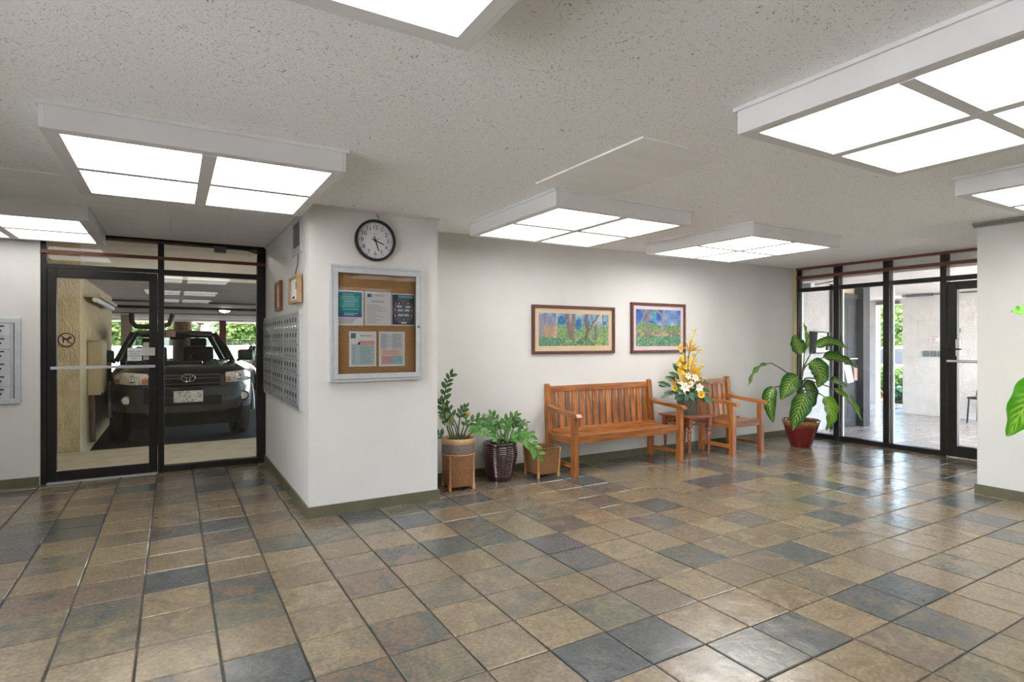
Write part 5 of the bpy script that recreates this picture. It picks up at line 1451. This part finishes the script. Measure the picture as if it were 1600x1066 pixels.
MB().loft([sq_ring(0.118, 0.15, 0.0, 0.035), sq_ring(0.126, 0.152, 0.15, 0.12), sq_ring(0.132, 0.155, 0.5, 0.22), sq_ring(0.135, 0.157, 0.9, 0.325)]).build('woven_basket', M['weave'], p1, smooth=60)
MB().lathe([(0.152, 0.325), (0.156, 0.34), (0.155, 0.42), (0.150, 0.425)], 36).build('fibre_band', M['greyband'], p1, smooth=50)
MB().lathe([(0.152, 0.42), (0.160, 0.428), (0.160, 0.468), (0.152, 0.476), (0.143, 0.470), (0.143, 0.43)], 36, cap=False).build('rim', M['rope'], p1, smooth=50)
MB().lathe([(0.157, 0.318), (0.162, 0.326), (0.157, 0.334)], 36, cap=False).build('hoop', M['bamboo'], p1, smooth=50)
MB().lathe([(0.145, 0.43), (0.143, 0.448), (0.001, 0.452)], 24).build('soil', M['soil'], p1)
for k in range(4):
    a = PI / 4 + k * PI / 2 + th; r0, r1 = 0.163, 0.170
    MB().tube([(r0 * math.cos(a), r0 * math.sin(a), 0.0), (r0 * math.cos(a), r0 * math.sin(a), 0.045), (r0 * math.cos(a), r0 * math.sin(a), 0.05), (r0 * 0.99 * math.cos(a), r0 * 0.99 * math.sin(a), 0.20), (0.163 * math.cos(a), 0.163 * math.sin(a), 0.318)], [0.016, 0.016, 0.011, 0.011, 0.010], 8).build('bamboo_leg', M['bamboo'], p1, smooth=50)
D1 = B1.x * FW.x + B1.y * FW.y


def S1(*pp): return [at(x, y, D1 + (d if len(q) > 2 else 0)) for q in pp for (x, y, d) in [q if len(q) > 2 else (q[0], q[1], 0)]]


for k, (pts, nl, stt, sz, ms) in enumerate((
        ([(706, 690), (697, 660), (694, 628), (698, 602), (705, 585)], 15, 0.30, 0.95, [zzA]),
        ([(709, 690), (701, 664), (693, 646), (690, 628)], 10, 0.35, 0.9, [zzA]),
        ([(712, 691, -.05), (706, 668, -.06), (700, 652, -.08)], 3, 0.6, 0.62, [zzP]),
        ([(719, 690), (713, 664), (704, 645), (699, 632)], 6, 0.45, 0.8, [zzA]),
        ([(715, 690, .05), (717, 664, .06), (721, 646, .06), (728, 636, .06)], 8, 0.5, 0.75, [zzA]),
        ([(716, 691, -.06), (712, 672, -.08), (708, 660, -.1)], 2, 0.8, 0.62, [zzP]),
        ([(722, 690), (729, 670), (741, 657), (757, 653), (770, 656)], 11, 0.30, 0.85, [zzA]),
        ([(726, 690, -.04), (736, 677, -.06), (748, 673, -.07), (760, 680, -.07)], 8, 0.35, 0.8, [zzB]),
        ([(700, 691), (692, 684), (685, 677)], 4, 0.5, 0.8, [zzA]),
        ([(718, 691, .05), (724, 668, .08), (731, 650, .1)], 4, 0.6, 0.8, [zzB]))):
    zz_stem(p1, B1, S1(*pts), ms, nl, stt, sz, 50 + k)
fl = MB().lathe([(0.002, 0), (0.018, 0.02), (0.014, 0.045), (0.002, 0.06)], 8, tuple(at(731, 652, D1) - B1)); tag(fl.build('withered_leaf', M['orange'], p1, smooth=60), 'small withered orange leaf')

# planter 2: dark brown ribbed pot
B2 = Vector((2.800, 4.985, 0))
p2 = thing('potted_plant', 'bushy green plant in the glossy dark brown ribbed pot', 'potted plant', B2)
prof = []
ctrl = [(0.118, 0.0), (0.128, 0.04), (0.152, 0.13), (0.172, 0.22), (0.178, 0.28), (0.170, 0.335), (0.163, 0.355)]
zq = 0.0; N_ = 57
for i in range(N_):
    z = 0.352 * i / (N_ - 1)
    for (a, b_) in zip(ctrl, ctrl[1:]):
        if a[1] <= z <= b_[1]:
            r = a[0] + (b_[0] - a[0]) * (z - a[1]) / (b_[1] - a[1]); break
    prof.append((r + 0.0036 * math.cos(i * PI / 1.5) * (1 if z > 0.05 else 0.4), z))
prof += [(0.170, 0.358), (0.172, 0.374), (0.163, 0.380), (0.152, 0.372), (0.150, 0.33)]
MB().lathe(prof, 56, cap=False, wob=None).build('pot', M['brown_glaze'], p2, smooth=70)
MB().lathe([(0.118, 0.002), (0.001, 0.002)], 24, cap=False).build('pot_base', M['brown_glaze'], p2)
MB().lathe([(0.152, 0.335), (0.001, 0.342)], 24, cap=False).build('soil', M['soil'], p2)
D2 = B2.x * FW.x + B2.y * FW.y


def S2(pts): return [at(q[0], q[1], D2 + (q[2] if len(q) > 2 else 0)) for q in pts]


for k, (pts, nl, stt, sz, ms) in enumerate((
        ([(780, 697, -.03), (772, 677, -.08), (758, 667, -.12), (744, 671, -.14)], 16, 0.22, 0.95, [zzB]),
        ([(783, 697), (774, 670), (763, 660), (750, 663)], 14, 0.25, 0.9, [zzB]),
        ([(785, 697), (781, 668), (774, 655), (768, 648)], 12, 0.3, 0.9, [zzB, zzA]),
        ([(788, 697, -.04), (789, 672, -.06), (791, 655, -.08)], 10, 0.3, 1.0, [zzB]),
        ([(790, 697), (796, 668), (800, 655), (808, 650)], 12, 0.3, 0.9, [zzB, zzA]),
        ([(794, 697), (801, 672), (812, 661), (823, 661)], 10, 0.4, 0.75, [zzA]),
        ([(797, 696, -.03), (807, 686, -.07), (820, 686, -.10), (833, 697, -.12), (843, 713, -.13)], 20, 0.22, 1.05, [zzB]),
        ([(795, 697), (806, 682), (818, 676), (830, 682)], 12, 0.3, 0.9, [zzB]),
        ([(787, 697, .05), (793, 668, .08), (804, 656, .1), (812, 664, .1)], 9, 0.4, 0.8, [zzA]),
        ([(784, 698, -.08), (779, 687, -.12), (772, 684, -.14)], 7, 0.3, 0.8, [zzB]),
        ([(792, 698, -.08), (797, 687, -.12), (804, 684, -.14)], 7, 0.3, 0.8, [zzB]))):
    zz_stem(p2, B2, S2(pts), ms, max(5, int(nl * 0.7)), stt, sz * 1.08, 80 + k, 0.007)

# planter 3: empty square basket
b3 = thing('square_basket', 'empty square woven basket on bamboo feet beside the bench', 'basket', (3.275, 4.94, 0))
h0, h1, z0, z1 = 0.118, 0.136, 0.035, 0.295
for k in range(4):
    a = k * PI / 2
    ca, sa = math.cos(a), math.sin(a)
    rot = lambda x, y: (x * ca - y * sa, x * sa + y * ca)
    q = []
    for (hh_, zz, off) in ((h0, z0, 0), (h1, z1, 0), (h1, z1, -0.008), (h0, z0, -0.008)):
        for s in (-1, 1):
            x, y = rot(s * hh_, -(hh_ + off)); q.append((x, y, zz))
    MB().add(q, [(0, 1, 3, 2), (2, 3, 5, 4), (4, 5, 7, 6), (6, 7, 1, 0), (0, 2, 4, 6), (1, 7, 5, 3)]).build('woven_side', M['weave'], b3)
    x, y = rot(-h0 - 0.004, -h0 - 0.004); x2, y2 = rot(-h1 - 0.002, -h1 - 0.002)
    MB().tube([(x, y, 0), (x, y, 0.04), (x, y, 0.045), (x2, y2, z1 + 0.005)], [0.016, 0.016, 0.011, 0.008], 8).build('bamboo_leg', M['bamboo'], b3, smooth=50)
    xa, ya = rot(-h1, -h1); xb, yb = rot(h1, -h1)
    MB().tube([(xa, ya, z1), (xb, yb, z1)], 0.007, 6).build('rim', M['weave'], b3, smooth=50)
bx('base', M['weave'], b3, -h0, h0, -h0, h0, z0, z0 + 0.01)


# ------------------------------------------------------------------ large leaf plants
def big_leaf(root, base, pts, width, mat, nrm, fold=0.25, sag=0.0, name='leaf', wpow=0.8, nu=12, nv=6):
    path = smooth_path([Vector(p) - base for p in pts], 6); n = len(path)
    mb = MB(); vs = []; uvs = []; nrm = Vector(nrm).normalized()
    for i in range(n):
        u = i / (n - 1)
        t = (path[min(n - 1, i + 1)] - path[max(0, i - 1)]).normalized()
        s = t.cross(nrm); s = s.normalized() if s.length > 1e-3 else Vector((1, 0, 0))
        nn = s.cross(t).normalized()
        w = width * (math.sin(PI * u ** 0.72) ** wpow if 0 < u < 1 else 0.0) + 0.002
        for j in range(nv + 1):
            v = j / nv * 2 - 1
            wav = 0.012 * math.sin(u * 22 + v * 2) * abs(v)
            vs.append(path[i] + s * (w * v * math.cos(fold * abs(v))) + nn * (w * abs(v) * math.sin(fold) + wav)); uvs.append((u, (v + 1) / 2))
    fs = [(i * (nv + 1) + j, i * (nv + 1) + j + 1, (i + 1) * (nv + 1) + j + 1, (i + 1) * (nv + 1) + j) for i in range(n - 1) for j in range(nv)]
    mb.add(vs, fs, uvs=uvs)
    return mb.build(name, mat, root, smooth=80, recalc=False)


def leaf_plant(label, base, dep, ox, oy, sc, leaves, crown, trunk_px, potfn):
    t = thing('potted_plant', label, 'potted plant', base)
    potfn(t)

    def C(q):
        return at(ox + q[0] / sc, oy + q[1] / sc, dep + (q[2] if len(q) > 2 else 0))
    tp = smooth_path([C(q) - base for q in trunk_px], 5)
    MB().tube(tp, [0.030 - 0.012 * i / (len(tp) - 1) for i in range(len(tp))], 10).build('cane', M['stem2'], t, smooth=60)
    for (stem, pts, w, mat, nrm, fold) in leaves:
        o = big_leaf(t, base, [C(q) for q in pts], w, M[mat], nrm, fold)
        sp = smooth_path([C(q) - base for q in stem], 6)
        MB().tube(sp, [0.011 - 0.005 * i / (len(sp) - 1) for i in range(len(sp))], 8).build('leaf_stalk', M['stem'], t, smooth=60)
    return t


C_ = CAMDIR; UPV = Vector((0, 0, 1))
DPB = Vector((7.09, 4.56, 0)); DPD = DPB.x * FW.x + DPB.y * FW.y


def red_pot(t):
    wob = lambda a: 1 + 0.018 * math.cos(a * 22)
    MB().lathe([(0.118, 0.0), (0.125, 0.02), (0.165, 0.14), (0.203, 0.27), (0.222, 0.325)], 88, wob=wob).build('pot', M['redglaze'], t, smooth=60)
    MB().lathe([(0.222, 0.322), (0.232, 0.332), (0.232, 0.350), (0.222, 0.356), (0.208, 0.348), (0.206, 0.322)], 60, cap=False).build('pot_rim', M['redglaze'], t, smooth=60)
    MB().lathe([(0.21, 0.328), (0.001, 0.336)], 30, cap=False).build('soil', M['soil'], t)


N0 = C_ * 0.9 + UPV * 0.35
leaves = [
    ([(462, 560), (480, 400), (490, 260)], [(490, 262), (500, 180), (498, 100), (485, 22)], 0.045, 'dieff_light', C_ + RT * 0.6, 0.5),
    ([(460, 560), (470, 400), (462, 272)], [(462, 274), (440, 215), (420, 165), (415, 118)], 0.100, 'dieff', C_ * 1.0 + UPV * 0.1, 0.25),
    ([(464, 560, 0), (480, 400, -.05), (540, 270, -.1), (580, 220, -.12)], [(580, 218, -.12), (660, 178, -.15), (760, 190, -.15), (842, 242, -.12)], 0.075, 'dieff', C_ * 0.8 + UPV * 0.55, 0.35),
    ([(466, 560), (475, 420), (530, 345), (640, 302)], [(640, 302), (720, 295), (810, 325), (912, 380)], 0.088, 'dieff', C_ * 0.8 + UPV * 0.6, 0.35),
    ([(466, 560, -.02), (480, 400, -.1), (530, 345, -.15)], [(530, 335, -.15), (590, 375, -.19), (620, 450, -.2), (598, 538, -.2)], 0.128, 'dieff', N0, 0.22),
    ([(458, 560, -.05), (445, 490, -.12), (432, 462, -.16)], [(440, 450, -.16), (385, 490, -.21), (345, 555, -.22), (305, 635, -.2)], 0.118, 'dieff', N0, 0.25),
    ([(455, 560), (400, 460), (320, 395), (235, 345)], [(238, 345), (160, 365), (95, 420), (45, 525)], 0.05, 'dieff', UPV * 1.0 + C_ * 0.15, 0.3),
    ([(455, 570, -.05), (350, 520, -.1), (250, 535, -.15)], [(250, 532, -.15), (215, 600, -.17), (220, 700, -.18), (245, 818, -.16)], 0.095, 'dieff', C_ + RT * -0.5, 0.5),
    ([(462, 575, -.05), (475, 550, -.2), (490, 585, -.26)], [(500, 580, -.26), (470, 660, -.30), (430, 760, -.31), (398, 878, -.29)], 0.132, 'dieff', C_ * 1.0 + UPV * 0.2, 0.22),
    ([(462, 560, .05), (475, 490, .1), (492, 480, .12)], [(490, 478, .12), (535, 550, .14), (545, 640, .14), (515, 725, .12)], 0.10, 'dieff', C_ * 1.0 + RT * 0.3, 0.25),
    ([(466, 570, -.03), (520, 555, -.08), (600, 580, -.1), (650, 610, -.12)], [(648, 606, -.12), (690, 680, -.15), (700, 770, -.15), (665, 878, -.12)], 0.105, 'dieff_light', C_ * 1.0 + UPV * 0.1 + RT * 0.2, 0.25),
    ([(466, 550), (500, 465), (600, 470), (690, 480)], [(688, 478), (770, 510), (840, 620), (890, 715)], 0.105, 'dieff', UPV * 0.9 + C_ * 0.55 + RT * 0.2, 0.25),
    ([(466, 560, .08), (520, 490, .12), (640, 515, .14), (720, 545, .14)], [(720, 545, .14), (810, 600, .16), (890, 690, .16), (945, 795, .14)], 0.06, 'dieff_light', UPV * 0.5 + C_ * 0.8, 0.3),
]
leaf_plant('large variegated dumb cane in a fluted oxblood pot by the porch glazing', DPB, DPD, 1160, 500, 5.075, leaves, None, [(470, 815), (462, 700), (468, 600), (462, 530)], red_pot)

# right edge plant: only two leaves reach into the picture
RPB = Vector((5.62, 1.46, 0)); RPD = RPB.x * FW.x + RPB.y * FW.y
leaves2 = [
    ([(1680, 640), (1660, 560), (1640, 500)], [(1645, 502), (1625, 492), (1603, 488), (1579, 488)], 0.085, 'dieff_daylit', C_ * 0.7 + UPV * 0.75, 0.3),
    ([(1680, 660), (1660, 620), (1640, 618)], [(1642, 612), (1618, 618), (1595, 645), (1574, 682)], 0.155, 'dieff_daylit', C_ * 1.0 + UPV * 0.25, 0.22),
    ([(1685, 640), (1690, 520), (1700, 430)], [(1700, 430), (1712, 410), (1712, 390), (1700, 372)], 0.09, 'dieff_daylit', C_, 0.3),
    ([(1685, 650), (1720, 600), (1750, 580)], [(1750, 580), (1790, 590), (1820, 640), (1830, 690)], 0.12, 'dieff_daylit', C_ + UPV * 0.4, 0.3),
    ([(1685, 650), (1710, 640), (1730, 660)], [(1730, 660), (1750, 700), (1745, 750), (1725, 790)], 0.12, 'dieff_daylit', C_, 0.3),
]


def plain_pot(t):
    MB().lathe([(0.12, 0.0), (0.14, 0.1), (0.18, 0.3), (0.20, 0.34), (0.185, 0.34), (0.17, 0.29)], 40, cap=False).build('pot', M['brown_glaze'], t, smooth=60)
    MB().lathe([(0.175, 0.30), (0.001, 0.305)], 24, cap=False).build('soil', M['soil'], t)


rb = P0 = None
bpx = 800 + FPX * ((RPB.x * RT.x + RPB.y * RT.y) / RPD)
bpy_ = 533 + FPX * CAMZ / RPD
leaf_plant('bright green broad leaved plant reaching in from the right edge', RPB, RPD, 0, 0, 1.0, leaves2, None, [(bpx, bpy_ - 68), (bpx - 2, 740), (bpx - 1, 680), (1683, 630)], plain_pot)

# ------------------------------------------------------------------ flower arrangement
FB = Vector((5.335, 4.885, 0.500)); FD = FB.x * FW.x + FB.y * FW.y
fa = thing('flower_arrangement', 'tall yellow and white flower arrangement in a ribbed grey pot', 'flowers', FB)
fpx = 800 + FPX * ((FB.x * RT.x + FB.y * RT.y) / FD)
MB().lathe([(0.112, 0.0), (0.115, 0.005), (0.116, 0.19), (0.112, 0.195), (0.10, 0.185)], 96, wob=lambda a: 1 + 0.018 * (1 if math.cos(a * 32) > 0 else -1), cap=False).build('container', M['ribbed'], fa, smooth=30)
MB().lathe([(0.11, 0.16), (0.001, 0.17)], 24, cap=False).build('moss', M['arr_leaf'], fa)
FOX = fpx - 1079.0


def A(cx, cy, d=0.0):                         # crop pixels of the arrangement -> local metres
    return at(1020 + cx / 7.108 + FOX, 505 + cy / 7.108, FD + d) - FB


BASE = Vector((0, 0, 0.17)); rf = random.Random(31)


def stalk(p, r=0.003, bend=0.03, mat='stem'):
    mid = BASE * 0.5 + p * 0.5 + Vector((rf.uniform(-bend, bend), rf.uniform(-bend, bend), 0.02))
    return MB().tube(smooth_path([BASE + Vector((p.x * 0.12, p.y * 0.12, 0)), mid, p], 5), r, 5).build('flower_stem', M[mat], fa, smooth=60)


def petals(n, L, W, cup, mat, name, tilt, rot0=0.0, centre=None):
    mb = MB()
    for k in range(n):
        a = 2 * PI * k / n + rot0; ca, sa = math.cos(a), math.sin(a)
        vs = []
        for i in range(4):
            u = i / 3; w = W * (0.25, 0.9, 1.0, 0.12)[i]; z = L * (tilt * u - cup * u * u)
            for v in (-1, 0, 1):
                x = u * L; y = w * v; zz = z + abs(v) * w * 0.25
                vs.append((x * ca - y * sa, x * sa + y * ca, zz))
        mb.add(vs, [(i * 3 + j, i * 3 + j + 1, i * 3 + j + 4, i * 3 + j + 3) for i in range(3) for j in range(2)])
    if centre:
        mb.lathe([(centre, 0.0), (centre * 0.8, centre), (0.001, centre * 1.3)], 6, mi=1)
    o = mb.build(name, [M[mat], M['orange']], None, smooth=80, recalc=False); me = o.data; bpy.data.objects.remove(o)
    return me


orchid = petals(5, 0.026, 0.011, 0.3, 'yellow', 'orchid_bloom', 0.3, 0, 0.005)
orchid2 = petals(5, 0.020, 0.009, 0.3, 'orange', 'orchid_bloom', 0.4, 0.4, 0.004)
lily = petals(6, 0.075, 0.022, 0.55, 'cream', 'lily_bloom', 0.75, 0, 0.008)
mum = petals(11, 0.035, 0.010, 0.25, 'yellow', 'pincushion_bloom', 0.7, 0, 0.014)


def bloom(me, p, n, s, name, parent=None):
    q = orient(Vector((rf.uniform(-1, 1), rf.uniform(-1, 1), rf.uniform(-1, 1))).cross(n), n)
    o = bpy.data.objects.new(name, me); COL.objects.link(o); o.parent = parent or fa
    o.matrix_basis = Matrix.Translation(p) @ q.to_4x4() @ Matrix.Scale(s, 4)
    return o


def spray(pts, nb, me, s, start=0.4, spread=0.022):
    p = smooth_path([BASE] + [A(*q) for q in pts], 6)
    so = MB().tube(p, 0.0028, 5).build('flower_stem', M['stem'], fa, smooth=60)
    for k in range(nb):
        f_ = start + (1 - start) * k / (nb - 1); q = p[min(len(p) - 1, int(f_ * (len(p) - 1)))]
        d = Vector((rf.uniform(-1, 1), rf.uniform(-1, 1), rf.uniform(-0.6, 0.8))).normalized()
        n = (CAMDIR * 0.9 + d * 0.8).normalized()
        bloom(me, q + d * spread, n, s * rf.uniform(0.75, 1.15) * (1.15 - 0.5 * f_), 'orchid_bloom', so)


spray([(430, 500), (460, 250), (520, 60)], 20, orchid, 0.85, 0.45, 0.025)
spray([(460, 520), (500, 380), (560, 290)], 20, orchid, 0.9, 0.35, 0.030)
spray([(400, 560), (360, 380), (350, 240)], 20, orchid, 1.0, 0.35, 0.028)
spray([(500, 600), (560, 500), (600, 450)], 10, orchid, 0.8, 0.4, 0.02)
spray([(400, 650), (345, 520), (360, 400)], 22, orchid, 1.45, 0.35, 0.035)
spray([(450, 600), (430, 500), (400, 430)], 24, orchid, 1.55, 0.3, 0.05)
spray([(480, 640), (500, 560), (540, 480)], 18, orchid, 1.4, 0.35, 0.045)
spray([(440, 660), (450, 600), (455, 540)], 18, orchid, 1.5, 0.4, 0.05)
spray([(470, 620), (480, 540), (490, 470)], 14, orchid2, 1.4, 0.35, 0.04)
spray([(520, 680), (580, 640), (625, 620)], 9, orchid, 0.8, 0.5, 0.02)
spray([(420, 680), (400, 660), (385, 645)], 8, orchid, 1.3, 0.4, 0.035)


def heliconia(cx, cy, d, s, lean):
    p = A(cx, cy, d); stalk(p, 0.004)
    mb = MB()
    for (ang, L) in ((-58, 0.9), (-25, 1.05), (8, 1.15), (40, 1.0), (62, 1.05), (78, 0.8)):
        a = math.radians(ang + lean); dirv = RT * math.sin(a) + UPV * math.cos(a) + CAMDIR * rf.uniform(0, 0.3)
        q0 = p; q1 = p + dirv * s * L * 0.5; q2 = p + dirv * s * L
        mb.tube([q0, q1, q2], [0.004, 0.010, 0.001], 5)
    mb.build('spiky_bract', M['orange'], fa, smooth=60)


heliconia(440, 310, -0.03, 0.135, 0)
heliconia(505, 580, -0.05, 0.105, 25)
heliconia(300, 690, -0.05, 0.110, -15)
for (cx, cy, d, s) in ((350, 690, -.10, 0.72), (400, 718, -.14, 0.85), (548, 722, -.10, 0.80), (505, 610, -.06, 0.72), (425, 590, -.05, 0.66)):
    p = A(cx, cy, d); stalk(p, 0.004); bloom(lily, p, (CAMDIR + UPV * 0.3 + RT * rf.uniform(-.4, .4)).normalized(), s, 'lily_bloom')
for (cx, cy, d, s) in ((280, 725, -.08, 1.2), (570, 795, -.14, 1.35), (300, 740, -.06, 1.0)):
    p = A(cx, cy, d); stalk(p, 0.004); bloom(mum, p, (CAMDIR + UPV * 0.2).normalized(), s, 'pincushion_bloom')
for (cx, cy, d) in ((475, 715, -.13), (465, 680, -.10)):
    p = A(cx, cy, d); stalk(p, 0.004)
    mb = MB()
    for k in range(4):
        rr0 = 0.034 - k * 0.007
        mb.lathe([(rr0 * 0.5, -0.02), (rr0, 0.0), (rr0 * 0.9, 0.02 + 0.004 * k), (rr0 * 0.7, 0.026 + 0.005 * k)], 9, tuple(p), cap=False, wob=lambda a, k=k: 1 + 0.08 * math.cos(3 * a + k))
    mb.build('rose_bloom', M['peach'], fa, smooth=60)
al = leaf_mesh('filler_leaf', M['arr_leaf'], 0.12, 0.030, 0.3); al2 = leaf_mesh('filler_leaf', M['arr_leaf2'], 0.10, 0.032, 0.25)
for (cx, cy, d, tx, ty, s, m_) in ((240, 700, -.05, -1, 0.15, 1.25, al), (200, 690, -.05, -0.9, 0.35, 1.0, al), (330, 620, 0, -0.9, 0.7, 1.2, al), (350, 560, 0.02, -0.8, 0.9, 1.1, al), (330, 520, 0.03, -0.7, 0.8, 0.9, al), (290, 650, 0, -1, 0.6, 1.1, al),
                                (380, 790, -.10, -0.6, -0.5, 1.0, al), (420, 790, -.13, -0.2, -0.6, 0.9, al2), (450, 790, -.14, 0.3, -0.5, 0.9, al2), (500, 780, -.13, 0.5, -0.3, 1.0, al), (345, 800, -.10, -0.8, -0.5, 0.9, al2), (530, 790, -.10, 0.8, -0.6, 1.0, al), (600, 820, -.10, 0.9, -0.55, 1.2, al2), (620, 840, -.08, 1, -0.35, 0.8, al2),
                                (400, 760, -.12, -0.5, 0.1, 1.0, al), (470, 760, -.13, 0.1, 0.3, 0.9, al), (560, 760, -.08, 0.8, 0.1, 1.0, al), (320, 770, -.08, -0.9, -0.05, 1.0, al), (440, 745, -.10, 0.2, -0.2, 1.0, al), (360, 750, -.10, -0.3, 0.4, 1.0, al)):
    place_leaf(m_, fa, A(cx, cy, d), RT * tx + UPV * ty + CAMDIR * 0.25, CAMDIR + UPV * 0.4, s, 'filler_leaf')


def fern(pts, n, L, name='fern_frond'):
    p = smooth_path([A(*q) for q in pts], 6)
    mb = MB().tube(p, 0.002, 4)
    for k in range(n):
        f_ = 0.1 + 0.88 * k / n; i = min(len(p) - 2, int(f_ * (len(p) - 1))); t = (p[i + 1] - p[i]).normalized()
        for s in (-1, 1):
            sd = t.cross(CAMDIR).normalized() * s; d = (t * 0.7 + sd).normalized() * L * (1 - 0.5 * f_)
            w = t * 0.006
            mb.add([p[i] - w, p[i] + d * 0.6 - w * 0.8, p[i] + d, p[i] + w], [(0, 1, 2, 3)])
    mb.build(name, M['arr_leaf2'], fa, recalc=False)


fern([(340, 790, -.08), (240, 780, -.1), (130, 830, -.1)], 14, 0.06)
fern([(330, 775, -.06), (230, 760, -.06), (150, 790, -.06)], 12, 0.05)
fern([(530, 670, 0), (610, 650, 0), (680, 690, 0)], 12, 0.05)
fern([(540, 790, -.08), (620, 840, -.1), (690, 880, -.1)], 11, 0.05)
fern([(300, 690, .02), (230, 640, .02), (175, 600, .02)], 8, 0.03)
st2 = MB().tube([BASE, A(395, 520), A(393, 250)], [0.006, 0.008, 0.007], 6)
st2.build('dark_reed', M['pipe'], fa, smooth=60)
